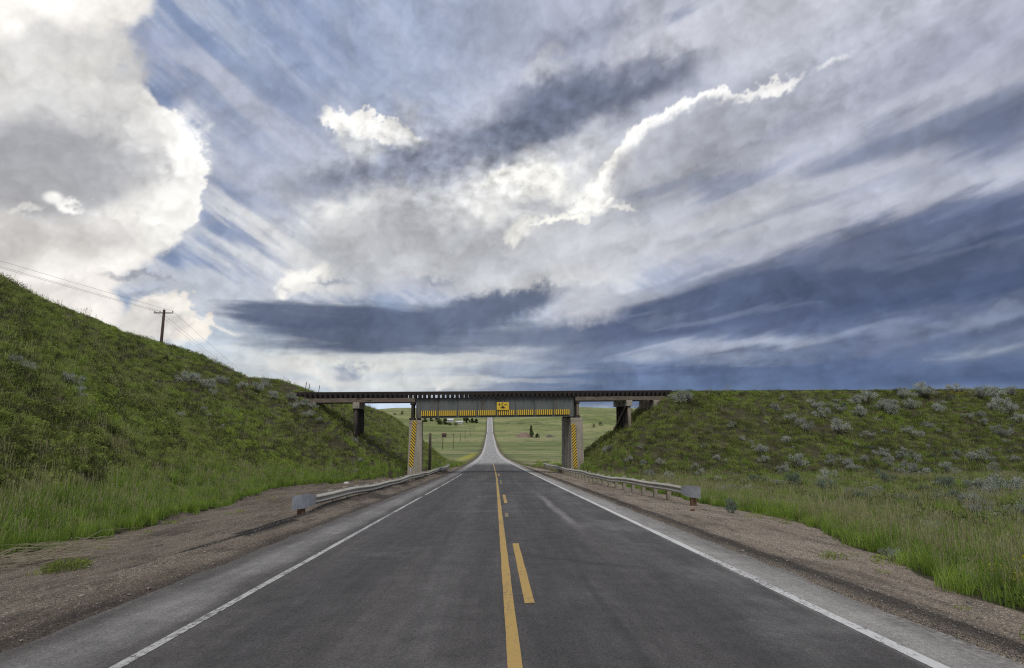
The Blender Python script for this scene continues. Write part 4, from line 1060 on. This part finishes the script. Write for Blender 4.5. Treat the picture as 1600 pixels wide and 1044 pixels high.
rr = random.Random(5)
def blades(mb, n, rad, h0, h1, w, lean, mi=0, seg=2, droop=.3, rnd=rr):
    for _ in range(n):
        r_ = rad*math.sqrt(rnd.random()); a = rnd.random()*6.283; x, y = r_*math.cos(a), r_*math.sin(a)
        h = rnd.uniform(h0, h1); d = rnd.random()*6.283; l = lean*rnd.random()*h; dx, dy = math.cos(d)*l, math.sin(d)*l
        s = rnd.random()*6.283; ww = w*rnd.uniform(.7, 1.3)*.5; sx, sy = math.cos(s)*ww, math.sin(s)*ww
        vs = []; ts = [0, .55, 1] if seg == 2 else [0, .35, .7, 1]
        for k, t in enumerate(ts):
            px, py, pz = x+dx*t*t, y+dy*t*t, h*(t-droop*lean*t*t*.5); f = (1, .85, .0) if seg == 2 else (1, .95, .65, 0)
            if f[k] > 0: vs += [(px-sx*f[k], py-sy*f[k], pz-.04*(k == 0)), (px+sx*f[k], py+sy*f[k], pz-.04*(k == 0))]
            else: vs.append((px, py, pz))
        if seg == 2: mb.add(vs, [(0, 1, 3, 2), (2, 3, 4)], mi)
        else: mb.add(vs, [(0, 1, 3, 2), (2, 3, 5, 4), (4, 5, 6)], mi)
def heads(mb, n, rad, h0, h1, mi, rnd=rr, size=.07):
    for _ in range(n):
        r_ = rad*math.sqrt(rnd.random()); a = rnd.random()*6.283; x, y = r_*math.cos(a), r_*math.sin(a); h = rnd.uniform(h0, h1)
        d = rnd.random()*6.283; l = rnd.uniform(.02, .16); ex, ey = x+math.cos(d)*l, y+math.sin(d)*l; s = rnd.random()*3.14; cx, cy = math.cos(s), math.sin(s); w = .0035
        mb.add([(x-cx*w, y-cy*w, 0), (x+cx*w, y+cy*w, 0), (ex+cx*w, ey+cy*w, h), (ex-cx*w, ey-cy*w, h)], [(0, 1, 2, 3)], mi)
        w = .011; z = h-size*.3
        mb.add([(ex, ey, z), (ex+cx*w, ey+cy*w, z+size*.45), (ex+.02*math.cos(d), ey+.02*math.sin(d), z+size*1.4), (ex-cx*w, ey-cy*w, z+size*.45)], [(0, 1, 2, 3)], mi)
def leaves(mb, n, rx, rz, ln, w, mi=0, rnd=rr, z0=.02, up=.4):
    for _ in range(n):
        a = rnd.random()*6.283; r_ = rx*math.sqrt(rnd.random()); z = z0+rz*rnd.random()*(1-.6*(r_/rx)**2); x, y = r_*math.cos(a), r_*math.sin(a)
        d = Vector((math.cos(a)+rnd.uniform(-.7, .7), math.sin(a)+rnd.uniform(-.7, .7), up+rnd.uniform(-.5, .7))).normalized(); s = d.cross(Vector((rnd.uniform(-1, 1), rnd.uniform(-1, 1), rnd.uniform(-1, 1)))).normalized()
        l = ln*rnd.uniform(.6, 1.3); ww = w*rnd.uniform(.7, 1.2); p = Vector((x, y, z))
        mb.add([p, p+d*l*.5+s*ww*.5, p+d*l, p+d*l*.5-s*ww*.5], [(0, 1, 2, 3)], mi)
def proto(mb, name, mats):
    return mb.build(name, mats, None, link_it=False)
PROTO = bpy.data.collections.new('grass_kinds')           # not linked to the scene: only instanced
kinds = []
def add_kind(name, mb, mats):
    o = proto(mb, '%02d_%s' % (len(kinds), name), mats); PROTO.objects.link(o); kinds.append(name)
for q in range(3):     # 0-2 short hill grass
    g = MB(); blades(g, 90, .34, .10, .30, .011, .7); leaves(g, 16, .3, .14, .07, .028, 1); heads(g, 3, .3, .25, .42, 2, size=.06); add_kind('short', g, [M['grass'], M['forb'], M['seed']])
for q in range(2):     # 3-4 leafy low weeds
    g = MB(); leaves(g, 95, .30, .22, .085, .036, 0); blades(g, 40, .3, .12, .28, .011, .7, 1); add_kind('leafy', g, [M['forb'], M['grass']])
for q in range(2):     # 5-6 dark weeds
    g = MB(); leaves(g, 110, .26, .26, .07, .03, 0); blades(g, 20, .3, .1, .3, .01, .6, 1); add_kind('dark', g, [M['dark_forb'], M['grass']])
for q in range(3):     # 7-9 tall lush fringe
    g = MB(); blades(g, 85, .28, .34, .66, .013, .55, seg=3); heads(g, 5, .25, .55, .8, 1); add_kind('tall', g, [M['lush'], M['seed']])
for q in range(2):     # 10-11 tall seeding grass
    g = MB(); blades(g, 60, .3, .25, .5, .011, .6, seg=3); heads(g, 30, .3, .38, .62, 1, size=.08); add_kind('seeding', g, [M['grass'], M['seed']])
g = MB(); blades(g, 30, .3, .2, .4, .011, .6); leaves(g, 30, .3, .3, .07, .03, 0); leaves(g, 60, .28, .18, .035, .03, 1, z0=.36); add_kind('flowers', g, [M['forb'], M['flower']])   # 12
g = MB(); blades(g, 26, .16, .06, .16, .009, 1.0); leaves(g, 12, .14, .06, .05, .025, 1); add_kind('tuft', g, [M['grass'], M['forb']])                                               # 13
g = MB()                                                                                                                                                                  # 14 broad far-away patch
for _ in range(5):
    blades(g, 60, .8, .15, .42, .03, .6); leaves(g, 30, .8, .2, .12, .06, 1)
add_kind('patch', g, [M['grass'], M['forb']])
g = MB(); blades(g, 16, .2, .3, .62, .007, .8, seg=3); heads(g, 9, .2, .45, .75, 0, size=.09); add_kind('stalks', g, [M['seed']])                        # 15 dead stalks
g = MB(); leaves(g, 210, .5, .42, .09, .035, 0); leaves(g, 40, .45, .5, .07, .02, 1); add_kind('shrublet', g, [M['dark_forb'], M['forb']])                 # 16 low leafy shrub

def scatter_object(name, P, scale, kind, rot, coll, label=None):
    """points that geometry nodes turn into instances of the chosen kind"""
    me = bpy.data.meshes.new(name); me.vertices.add(len(P)); me.vertices.foreach_set('co', np.asarray(P, np.float32).ravel())
    for nm, ty, v in (('scl', 'FLOAT', scale), ('rot', 'FLOAT', rot)):
        me.attributes.new(nm, ty, 'POINT').data.foreach_set('value', np.asarray(v, np.float32))
    me.attributes.new('kind', 'INT', 'POINT').data.foreach_set('value', np.asarray(kind, np.int32))
    o = link(bpy.data.objects.new(name, me)); tag(o, kind='stuff')
    if label: o['label'] = label; o['category'] = 'grass'
    ng = bpy.data.node_groups.new(name, 'GeometryNodeTree'); ng.interface.new_socket('Geometry', in_out='INPUT', socket_type='NodeSocketGeometry'); ng.interface.new_socket('Geometry', in_out='OUTPUT', socket_type='NodeSocketGeometry')
    N = ng.nodes; L = ng.links; gi = N.new('NodeGroupInput'); go = N.new('NodeGroupOutput'); ip = N.new('GeometryNodeInstanceOnPoints'); ci = N.new('GeometryNodeCollectionInfo')
    ci.inputs['Collection'].default_value = coll; ci.inputs['Separate Children'].default_value = True; ci.inputs['Reset Children'].default_value = True
    ip.inputs['Pick Instance'].default_value = True
    def att(nm, dt): a = N.new('GeometryNodeInputNamedAttribute'); a.data_type = dt; a.inputs['Name'].default_value = nm; return a.outputs['Attribute']
    cb = N.new('ShaderNodeCombineXYZ'); L.new(att('rot', 'FLOAT'), cb.inputs[2]); e2r = N.new('FunctionNodeEulerToRotation'); L.new(cb.outputs[0], e2r.inputs[0])
    L.new(gi.outputs[0], ip.inputs['Points']); L.new(ci.outputs[0], ip.inputs['Instance']); L.new(att('kind', 'INT'), ip.inputs['Instance Index']); L.new(e2r.outputs[0], ip.inputs['Rotation']); L.new(att('scl', 'FLOAT'), ip.inputs['Scale'])
    L.new(ip.outputs[0], go.inputs[0]); md = o.modifiers.new('scatter', 'NODES'); md.node_group = ng
    return o
def in_view(X, Y, m=9):
    az = np.degrees(np.arctan2(X, Y+4)); return (np.abs(az-1.7) < 50)
def make_grass(name, x0, x1, y0, y1, n, dens, label):
    X = RNG.uniform(x0, x1, n); Y = RNG.uniform(y0, y1, n); a = X-road_x(Y); d = np.hypot(X, Y)
    keep = RNG.random(n) < dens(X, Y, d)
    g = gravel_mask(X, Y); keep &= (g < .45) & (np.abs(a) > 4.75) & in_view(X, Y)
    bare = sst(6.5, 2.5, np.hypot((X+12)*.55, (Y-64)*.5))+sst(6, 2, np.hypot(X+6.5, (Y-80)*.35))
    keep &= RNG.random(n) > bare*.8*(.7+.5*fbm(X*.4, Y*.4, 81, 3))
    keep &= ~((fbm(X*.8, Y*.8, 111, 3) < -.40) & (RNG.random(len(X)) < .7))
    lx = X; ly = Y-TY(X); keep &= ~((np.abs(ly) < 2.3) & ((X > 16.5) | (X < -18.6)))            # not on the track
    keep &= ~((np.abs(ly) < 2.5) & (np.abs(np.abs(X)-8.4) < .9))
    X, Y, a, d = X[keep], Y[keep], a[keep], d[keep]; n = len(X); Z = ground_z(X, Y)-.02
    er = np.where(a < 0, -a-edge_left(Y), a-edge_right(Y))                 # distance from the gravel's edge
    p1 = fbm(X*.22, Y*.22, 91, 4); p2 = fbm(X*.6, Y*.6, 95, 3); u = RNG.random(n)
    kind = RNG.integers(0, 3, n)
    kind = np.where(u < .28+.5*p1, RNG.integers(3, 5, n), kind)
    kind = np.where((u > .70-.5*p2), RNG.integers(5, 7, n), kind)
    flat = np.where(a < 0, sst(7.5, 3.0, er+1.6*p1), 1-sst(.1, .4, np.clip((Z-road_z(Y))/8, 0, 1)))
    fr = (er < 1.7+1.2*p2)
    tall = np.where(a < 0, (u < sst(2.8, 1.2, er+1.2*p1)*.6) & (d < 90), (u < flat*np.where(er < 4, .5, .10)) & (Y < 56))
    kind = np.where(tall, RNG.integers(7, 10, n), kind); kind = np.where(fr & (u < .85), RNG.integers(7, 10, n), kind)
    seedy = (RNG.random(n) < np.clip(.10+.6*fbm(X*.3+4, Y*.3, 97, 3), 0, .6)*np.where(a > 0, flat*np.where(er < 4, .7, .22), .05*sst(9, 3, er)+.02))
    kind = np.where(seedy, RNG.integers(10, 12, n), kind)
    crest = (X > 44) & (np.abs(Y-TY(X)) < 4.2) & (fbm(X*.25, Y*.3, 99, 3) > -.1) & (RNG.random(n) < .7); kind = np.where(crest, 12, kind)
    fl2 = (RNG.random(n) < .05*sst(2, 0, np.hypot((X-7.2)/1.5, (Y-8)/1.7))); kind = np.where(fl2, 12, kind)
    v = RNG.random(n); kind = np.where((v < .035+.06*p2) & (er > 1), 15, kind); kind = np.where((v > .985-.02*p1) & (er > 3), 16, kind)
    scl = RNG.uniform(.6, 1.15, n)*(1+.25*sst(25, 60, d)); scl = np.where(kind == 16, RNG.uniform(.5, 1.3, n), scl); scl = np.where((kind >= 7) & (kind < 12), scl*(.80+.3*p1), scl); scl = np.where(kind < 3, scl*(1+.35*p2), scl)
    scl = np.where(crest, .75, scl)
    nearslope = (a < 0) & (er > 9); scl = np.where(nearslope, scl*.85, scl)
    scl *= np.where(er < .5, .75, 1.)
    return scatter_object(name, np.stack([X, Y, Z], -1), scl, kind, RNG.uniform(0, 6.283, n), PROTO, label)
make_grass('grass', -40, -6.5, 2, 112, 125000, lambda X, Y, d: np.clip(.95-.72*sst(12, 60, d), 0, 1), None)
make_grass('grass', 5.5, 74, 3, 76, 115000, lambda X, Y, d: np.clip(1-.62*sst(12, 50, d), 0, 1)*np.where(Y > 68, .1, 1), None)
# coarser cover beyond the bridge
def far_cover():
    n = 5200; X = RNG.uniform(-75, 75, n); Y = 70+RNG.random(n)**1.4*85; a = X-road_x(Y)
    k = (np.abs(a) > 5.6) & (np.abs(np.degrees(np.arctan2(X, Y))) < 22) & ~((X < -8) & (Y < 112)) & (gravel_mask(X, Y) < .3); k &= RNG.random(n) < (.6+.9*fbm(X*.05, Y*.05, 93, 4))*sst(155, 85, Y)
    X, Y = X[k], Y[k]; n = len(X); kd = np.where(RNG.random(n) < .12, 12, 14); kd = np.where((np.abs(X-road_x(Y)+7.2) < 1.6) & (Y > 120) & (RNG.random(n) < .7), 12, np.where(kd == 12, 14, kd))
    scatter_object('grass', np.stack([X, Y, ground_z(X, Y)-.03], -1), RNG.uniform(.6, 1.1, n)*np.where(kd == 12, 1.2, 1), kd, RNG.uniform(0, 6.283, n), PROTO)
far_cover()
# sparse sprigs creeping onto the gravel
def sprigs():
    n = 3000; X = np.where(RNG.random(n) < .5, RNG.uniform(-12, -7.2, n), RNG.uniform(5.3, 9.6, n)); Y = RNG.uniform(3, 55, n); a = X-road_x(Y)
    er = np.where(a < 0, edge_left(Y)+a, edge_right(Y)-a); k = (er > -.3) & (er < 2.2) & (RNG.random(n) < np.exp(-np.clip(er, 0, 9)*2.0)*(.35+.8*fbm(X, Y*.5, 13, 3))+.015)
    X, Y = X[k], Y[k]; n = len(X); scatter_object('grass', np.stack([X, Y, ground_z(X, Y)-.01], -1), RNG.uniform(.4, 1.2, n), np.full(n, 13), RNG.uniform(0, 6.283, n), PROTO)
sprigs()

# loose stones on the shoulders
STONES = bpy.data.collections.new('stone_kinds')
for q in range(4):
    bm = bmesh.new(); bmesh.ops.create_icosphere(bm, subdivisions=1, radius=.5)
    for v in bm.verts: v.co *= rr.uniform(.7, 1.15); v.co.z *= .65
    me = bpy.data.meshes.new('stone'); bm.to_mesh(me); bm.free()
    me.materials.append(weathered('gravel_stone', [(.13, .11, .095), (.19, .15, .12), (.09, .082, .075), (.26, .235, .20)][q], [(.22, .19, .165), (.27, .22, .18), (.15, .14, .13), (.36, .33, .29)][q], 20, .9))
    STONES.objects.link(bpy.data.objects.new('%02d_stone' % q, me))
def stones():
    n = 60000; X = np.where(RNG.random(n) < .5, RNG.uniform(-11, -4.2, n), RNG.uniform(4.55, 9.4, n)); Y = 2+RNG.random(n)**1.6*36
    a = X-road_x(Y); g = gravel_mask(X, Y); k = (g > .5) & in_view(X, Y) & (RNG.random(n) < np.where(np.abs(a) < 4.7, .15, .75))
    X, Y = X[k], Y[k]; n = len(X); sc = .010+.022*RNG.random(n)**3.0+np.where(RNG.random(n) < .004, .05, 0)
    Z = np.maximum(ground_z(X, Y), np.where(np.abs(X-road_x(Y)) < 4.7, road_z(Y), -99))
    o = scatter_object('gravel', np.stack([X, Y, Z+sc*.1], -1), sc, RNG.integers(0, 4, n), RNG.uniform(0, 6.283, n), STONES)
stones()

# ---------------------------------------------------------------- sagebrush: every bush an object
def sage_mesh(q, mats):
    rnd = random.Random(100+q); fol = MB(); tw = MB(); lobes = []; el = rnd.uniform(.6, 1.0)
    for k in range(rnd.randint(11, 16)):
        a = rnd.random()*6.283; r_ = rnd.uniform(.0, .52)
        lobes.append((r_*math.cos(a), r_*math.sin(a)*el, rnd.uniform(.12, .55)*(1-.55*r_), rnd.uniform(.07, .17)))
    for lx, ly, lz, lr in lobes:
        tw.tube([(rnd.uniform(-.04, .04), 0, -.12), (lx*.45, ly*.45, lz*.35), (lx, ly, lz)], [.018, .012, .005], 5)
        for _ in range(int(30+lr*560)):
            d = Vector((rnd.gauss(0, 1), rnd.gauss(0, 1), rnd.gauss(.25, .9))).normalized(); p = Vector((lx, ly, lz))+Vector((d.x*lr, d.y*lr, d.z*lr*1.1))*rnd.uniform(.3, 1.15)
            if p.z < .02: continue
            e = (d+Vector((rnd.uniform(-.5, .5), rnd.uniform(-.5, .5), 1.1))).normalized(); s = e.cross(Vector((rnd.uniform(-1, 1), rnd.uniform(-1, 1), .3))).normalized(); l = rnd.uniform(.03, .075); w = rnd.uniform(.008, .017)
            fol.add([p, p+e*l*.5+s*w, p+e*l, p+e*l*.5-s*w], [(0, 1, 2, 3)])
        for _ in range(3):     # flower stalks
            x0 = lx+rnd.uniform(-lr, lr)*.6; y0 = ly+rnd.uniform(-lr, lr)*.6; h = rnd.uniform(.06, .2); w = .004
            fol.add([(x0-w, y0, lz), (x0+w, y0, lz), (x0+rnd.uniform(-.04, .04), y0, lz+lr+h)], [(0, 1, 2)])
    return fol, tw
SAGE = []
for q in range(7):
    f, w = sage_mesh(q, None); SAGE.append((f.build('foliage', M['sage'] if q < 5 else M['sage_green'], None, link_it=False).data, w.build('stems', M['twig'], None, link_it=False).data))
darkb = sage_mesh(50, None); DARKB = (darkb[0].build('foliage', M['dark_forb'], None, link_it=False).data, darkb[1].build('stems', M['twig'], None, link_it=False).data)
SAGE_N = [0]
def sage(x, y, size, label, group, q=None, name='sagebrush', cat='sagebrush bush', meshes=None, hs=1.0):
    SAGE_N[0] += 1
    f, w = meshes if meshes else SAGE[q if q is not None else random.randrange(5)]
    o = empty(name, (x, y, float(ground_z(x, y))-.03), random.random()*6.28); o.scale = (size, size, size*hs*random.uniform(.85, 1.15)); tag(o, label, cat, group)
    link(bpy.data.objects.new('foliage', f), o); link(bpy.data.objects.new('stems', w), o)
    return o
def zone(px, py, x, y):
    """where a bush stands, in words"""
    if x < 0:
        if y > 50 and px > 466: return 'on the slope under the left end of the bridge'
        if px > 360: return 'near the hill crest just left of the bridge deck'
        if py > 630: return 'in the lower grass of the left hillside'
        return 'part way up the left grassy hillside'
    if px < 1110 or (px < 1140 and py < 645): return 'where the right bridge end meets its bank' if py < 640 else 'low between right pier and guardrail end'
    side = 'left part' if px < 1290 else 'middle part' if px < 1440 else 'right part'
    if py > 742: return 'in the roadside meadow, '+side+' of it'
    if py > 700: return 'at the embankment foot, '+side+' of the bank'
    if py > 645: return 'half way up the embankment, '+side+' of the bank'
    return 'under the embankment crest, '+side+' of the bank'
ORD = ['first', 'second', 'third', 'fourth', 'fifth', 'sixth', 'seventh', 'eighth', 'ninth', 'tenth', 'eleventh', 'twelfth', 'thirteenth', 'fourteenth', 'fifteenth', 'sixteenth', 'seventeenth', 'eighteenth', 'nineteenth', 'twentieth', 'twenty-first', 'twenty-second', 'twenty-third', 'twenty-fourth']
PLAN = []
_F, _P, _Yw = 888.9, R(8.5), R(1.72)
# bearing and dip of each bush as seen from the roadside, walked out until it meets the ground
def meet(px, py):
    f_ = np.array([math.sin(_Yw)*math.cos(_P), math.cos(_Yw)*math.cos(_P), math.sin(_P)]); r_ = np.array([math.cos(_Yw), -math.sin(_Yw), 0]); u_ = np.cross(r_, f_)
    v = f_*_F+r_*(px-800)+u_*(522-py); v /= np.linalg.norm(v); t = np.geomspace(4, 140, 1500); p = np.array([0, 0, 1.8])+v*t[:, None]
    b = p[:, 2] < ground_z(p[:, 0], p[:, 1])+.05
    if not b.any(): return None
    return p[np.argmax(b)], t[np.argmax(b)]
BUSH = '''1063 630 30 1075 628 24 1052 628 18 1130 612 14 1222 624 12 1272 638 26 1211 643 20 1143 668 14 1159 688 12 1189 708 24 1193 722 16 1241 663 28 1256 675 26 1228 694 20 1283 653 24
1315 677 36 1311 644 18 1346 650 22 1246 732 30 1226 740 20 1302 728 28 1328 735 24 1350 725 20 1376 713 22 1412 718 20 1415 744 28 1476 738 24 1441 745 20 1537 727 28 1424 683 24 1354 630 30
1389 640 28 1411 622 24 1454 624 28 1467 644 22 1567 684 24 1537 665 16 1340 632 22 1375 640 20 1390 648 22 1445 620 28 1425 638 20 1495 614 22 1530 622 24 1560 622 28 1580 619 20
1560 643 30 1575 648 22 1515 656 14 1530 652 14 1590 661 16 1358 682 16 1450 669 14 1550 736 18 1495 713 14 1325 727 18 1445 748 20 1495 743 14 1585 721 14 1430 721 16 1380 748 20
1241 762 28 1293 756 28 1290 770 26 1367 772 18 1348 786 24 1389 758 20 1415 789 28 1480 767 28 1485 785 32 1537 772 32 1563 782 40 1585 772 28 1528 809 28 1554 818 24 1459 820 24
1420 823 30 1380 811 20 1467 841 32 1489 848 22 1454 803 14 1598 808 28 1215 759 18 1185 757 22 1120 753 14 1393 872 26 1094 745 18 1520 790 22 1440 770 18 1330 800 16
18 570 22 36 576 22 48 576 16 110 600 26 123 613 20 129 621 12 120 515 9 288 597 28 307 603 26 325 607 24 331 617 18 377 608 20 401 611 26 426 622 20 454 625 18 460 640 18
472 634 18 279 654 18 316 643 14 325 652 12 346 670 12 349 654 10 18 650 10 554 692 14 563 721 10 553 739 11 482 652 18 490 640 18 500 662 14 345 600 20 415 606 20
952 702 16 945 708 14 985 722 14 1006 726 14 1030 728 16 1015 747 18 1042 752 20 1000 700 12 1100 700 12 1120 720 14 1085 735 16'''.split()
BUSH = [tuple(map(int, BUSH[i:i+3])) for i in range(0, len(BUSH), 3)]
for px, py, w in BUSH:
    h = meet(px, py)
    if h is None: continue
    p, t = h; s = w*t/889*(1.02 if py < 745 else 1.12); s = min(max(s, .4), 3.6)
    PLAN.append((zone(px, py, p[0], p[1]), px, py, p[0], p[1], s, None if py < 745 or px < 1100 else random.choice((0, 1, 2, 5, 6)), True))
rs = random.Random(77); cnt = 0
while cnt < 90:
    px, py = rs.uniform(1120, 1640), rs.uniform(612, 800)
    if py > 745 and rs.random() < .5 or (px < 1250 and rs.random() < .5): continue
    h = meet(px, py)
    if h is None: continue
    p, t = h
    if abs(p[1]-float(TY(p[0]))) < 2.7: continue
    PLAN.append((zone(px, py, p[0], p[1]), px, py, p[0], p[1], rs.uniform(.45, .95), rs.randrange(7), False)); cnt += 1
for zn in sorted(set(e[0] for e in PLAN)):
    E = [e for e in PLAN if e[0] == zn]; big = sorted((e for e in E if e[7]), key=lambda e: e[1]); small = [e for e in E if not e[7]]
    grp = 'sagebrush '+zn.split(',')[0]
    for k, e in enumerate(big):
        lab = ('silvery sagebrush ' if len(big) == 1 else ORD[k]+' large sagebrush from the left ')+zn
        sage(e[3], e[4], e[5], lab, grp, q=e[6])
    for e in small: sage(e[3], e[4], e[5], 'small sagebrush sprig '+zn, grp, q=e[6])
for px, py, w, lab in ((259, 566, 17, 'dark green bush alone on the hillside just below the utility pole'), (836, 684, 0, '')):
    h = meet(px, py)
    if w and h: sage(h[0][0], h[0][1], w*h[1]/889*.85, lab, None, name='bush', cat='bush', meshes=DARKB, hs=1.4)
# weeds and dead stalks on the gravel
def weed(x, y, r_, h, label, mats, n=70, name='weed_tuft'):
    g = MB(); leaves(g, n, r_, h, .06, .022, 0); blades(g, n//2, r_, h*.6, h*1.5, .008, .9, 0); o = g.build(name, mats); o.location = (x, y, float(ground_z(x, y))); return tag(o, label, 'weed')
weed(-7.39, 10.57, .34, .14, 'low yellow-green weed patch alone on the left gravel shoulder', M['forb'], 420)
weed(7.05, 10.4, .3, .12, 'low green weed on the right gravel shoulder beside the grass edge', M['forb'], 130)
weed(6.3, 10.9, .22, .1, 'small green weed on the right gravel in front of the guardrail end', M['forb'], 80)
g = MB(); rnd = random.Random(3)
for _ in range(150):
    a = rnd.uniform(-.9, .5); l = rnd.uniform(.5, 1.5); x0, y0 = rnd.uniform(-1.3, .9), rnd.uniform(-.5, .6); z0 = rnd.uniform(.02, .10); hh = rnd.uniform(.02, .35)*(rnd.random() < .5)
    dx, dy = math.cos(a)*l, math.sin(a)*l*.6
    g.tube([(x0, y0, z0+.0), (x0+dx*.5, y0+dy*.5, z0+hh*.7+.03), (x0+dx, y0+dy+rnd.uniform(-.1, .1), z0+hh*.6)], [.006, .005, .002], 4, cap=False)
o = g.build('dead_stalks', M['straw']); o.location = (-8.9, 11.4, float(ground_z(-8.9, 11.4))+.02); o.rotation_euler = (0, R(-4), .5); tag(o, 'tangle of dry straw stalks at the edge of the left gravel', 'dead weeds')
for k, (x, y, s, lab) in enumerate(((-11.0, 43.8, .42, 'white stone on the bank behind the left guardrail'), (7.0, 20.6, .16, 'small dark lump on the gravel near the right guardrail end'), (-24.5, 211, 1.8, 'pale boulder in the scrub left of the far road'))):
    bm = bmesh.new(); bmesh.ops.create_icosphere(bm, subdivisions=3, radius=.5)
    for v in bm.verts:
        nn = float(fbm(v.co.x*2.3+k*5, v.co.y*2.3+v.co.z*1.7, 7, 3)); v.co *= 1+.22*nn; v.co.z *= .6
    me = bpy.data.meshes.new('rock'); bm.to_mesh(me); bm.free(); me.materials.append(M['stone'] if k != 1 else M['rust'])
    o = link(bpy.data.objects.new('rock', me)); o.scale = (s, s*.8, s); o.location = (x, y, float(ground_z(x, y))+s*.12); tag(o, lab, 'rock')

# ---------------------------------------------------------------- far trees
def tree(x, y, h, w, label, group=None, mat='crown', seed=0, n=900, low=.12, spike=0, name='tree'):
    rnd = random.Random(seed); gz = float(ground_z(x, y)); o = tag(empty(name, (x, y, gz)), label, 'tree', group)
    tw = MB(); tw.tube([(0, 0, -.5), (rnd.uniform(-.2, .2), 0, h*.45), (rnd.uniform(-.3, .3), 0, h*.85)], [h*.035, h*.024, h*.008], 7)
    lobes = []
    for k in range(13):
        t = rnd.uniform(low, .95); ww = w*.5*(math.sin(min(1, (1-t)*1.6+.1)*1.57)); a = rnd.random()*6.283; r_ = ww*rnd.uniform(.1, .8)
        if spike: ww = w*.5*(1.05-t); r_ = ww*rnd.uniform(0, .7)
        c = Vector((r_*math.cos(a), r_*math.sin(a), h*t)); lobes.append((c, w*rnd.uniform(.13, .24)*(1 if not spike else 1.1-.5*t)))
        tw.tube([(0, 0, h*t*.6), (c.x*.6, c.y*.6, h*t*.85), tuple(c)], [h*.012, h*.008, h*.003], 5)
    tw.build('trunk', M['twig'], o)
    f = MB()
    for c, lr in lobes:
        for _ in range(n//13):
            d = Vector((rnd.gauss(0, 1), rnd.gauss(0, 1), rnd.gauss(0, .9))).normalized(); p = c+d*lr*rnd.uniform(.5, 1.15); s = h*.05*rnd.uniform(.6, 1.5)
            a = Vector((rnd.gauss(0, 1), rnd.gauss(0, 1), rnd.gauss(0, 1))).normalized(); b = a.cross(d).normalized() if abs(a.dot(d)) < .95 else a.orthogonal(); a = b.cross(d).normalized()
            f.add([p-a*s, p+b*s, p+a*s, p-b*s], [(0, 1, 2, 3)])
    f.build('crown', M[mat], o)
    return o
tree(40.5, 640, 13.5, 7.5, 'slender lone tree beside the brown dirt mound in the field', mat='crown_light', seed=4, n=1400, low=.2, spike=1)
tree(46.5, 638, 4.6, 9, 'low dark bushy tree between the lone tree and the dark heap', seed=9, n=700, low=.05)
fx = [(-118, 975, 8, 10, 0), (-108, 985, 9, 11, 1), (-98, 990, 8, 12, 0), (-90, 945, 8, 13, 2), (-82, 950, 8.5, 12, 1), (-74, 940, 4.6, 14, 1), (-64, 935, 3.6, 13, 0), (-47, 985, 8, 9, 0), (-39, 990, 9, 10, 1), (-31, 985, 8, 9, 0), (-52, 1010, 9, 9, 2)]
fl = ['leftmost tree of the farm shelterbelt under the girder', 'second tree from the left in the farm shelterbelt', 'third tree from the left in the farm shelterbelt', 'broad dark tree in front of the farmhouse, on its left', 'tall dark tree touching the left side of the farmhouse', 'low dark tree right in front of the farmhouse', 'low hedge-like tree between farmhouse and barn', 'dark tree just right of the white barn', 'middle tree between the barn and the far road', 'rightmost farm tree nearest the far road', 'tree behind the white barn']
for k, (x, y, h, w, c) in enumerate(fx): tree(x, y, h, w, fl[k], 'trees round the farm', mat='crown' if c < 2 else 'crown_light', seed=20+k, n=900, low=.05)
# scattered scrub on the far hills
hill_bushes = [(-190, 1180), (-215, 1240), (-160, 1300), (-240, 1500), (155, 900), (178, 960), (205, 880), (240, 1010), (262, 1180), (300, 1250), (190, 1350), (330, 1500), (285, 940), (350, 1120)]
HR = [sorted([abs(a)/b for a, b in hill_bushes if (a < 0) == (x < 0)]).index(abs(x)/y) for x, y in hill_bushes]
for k, (x, y) in enumerate(hill_bushes): tree(x, y, 6+k % 4, 11+2*(k % 3), ORD[HR[k]]+' dark scrub clump from the road on the distant '+('left' if x < 0 else 'right')+' hillside', 'scrub on the distant hills '+('left' if x < 0 else 'right'), seed=60+k, n=260, low=.02, name='shrub')
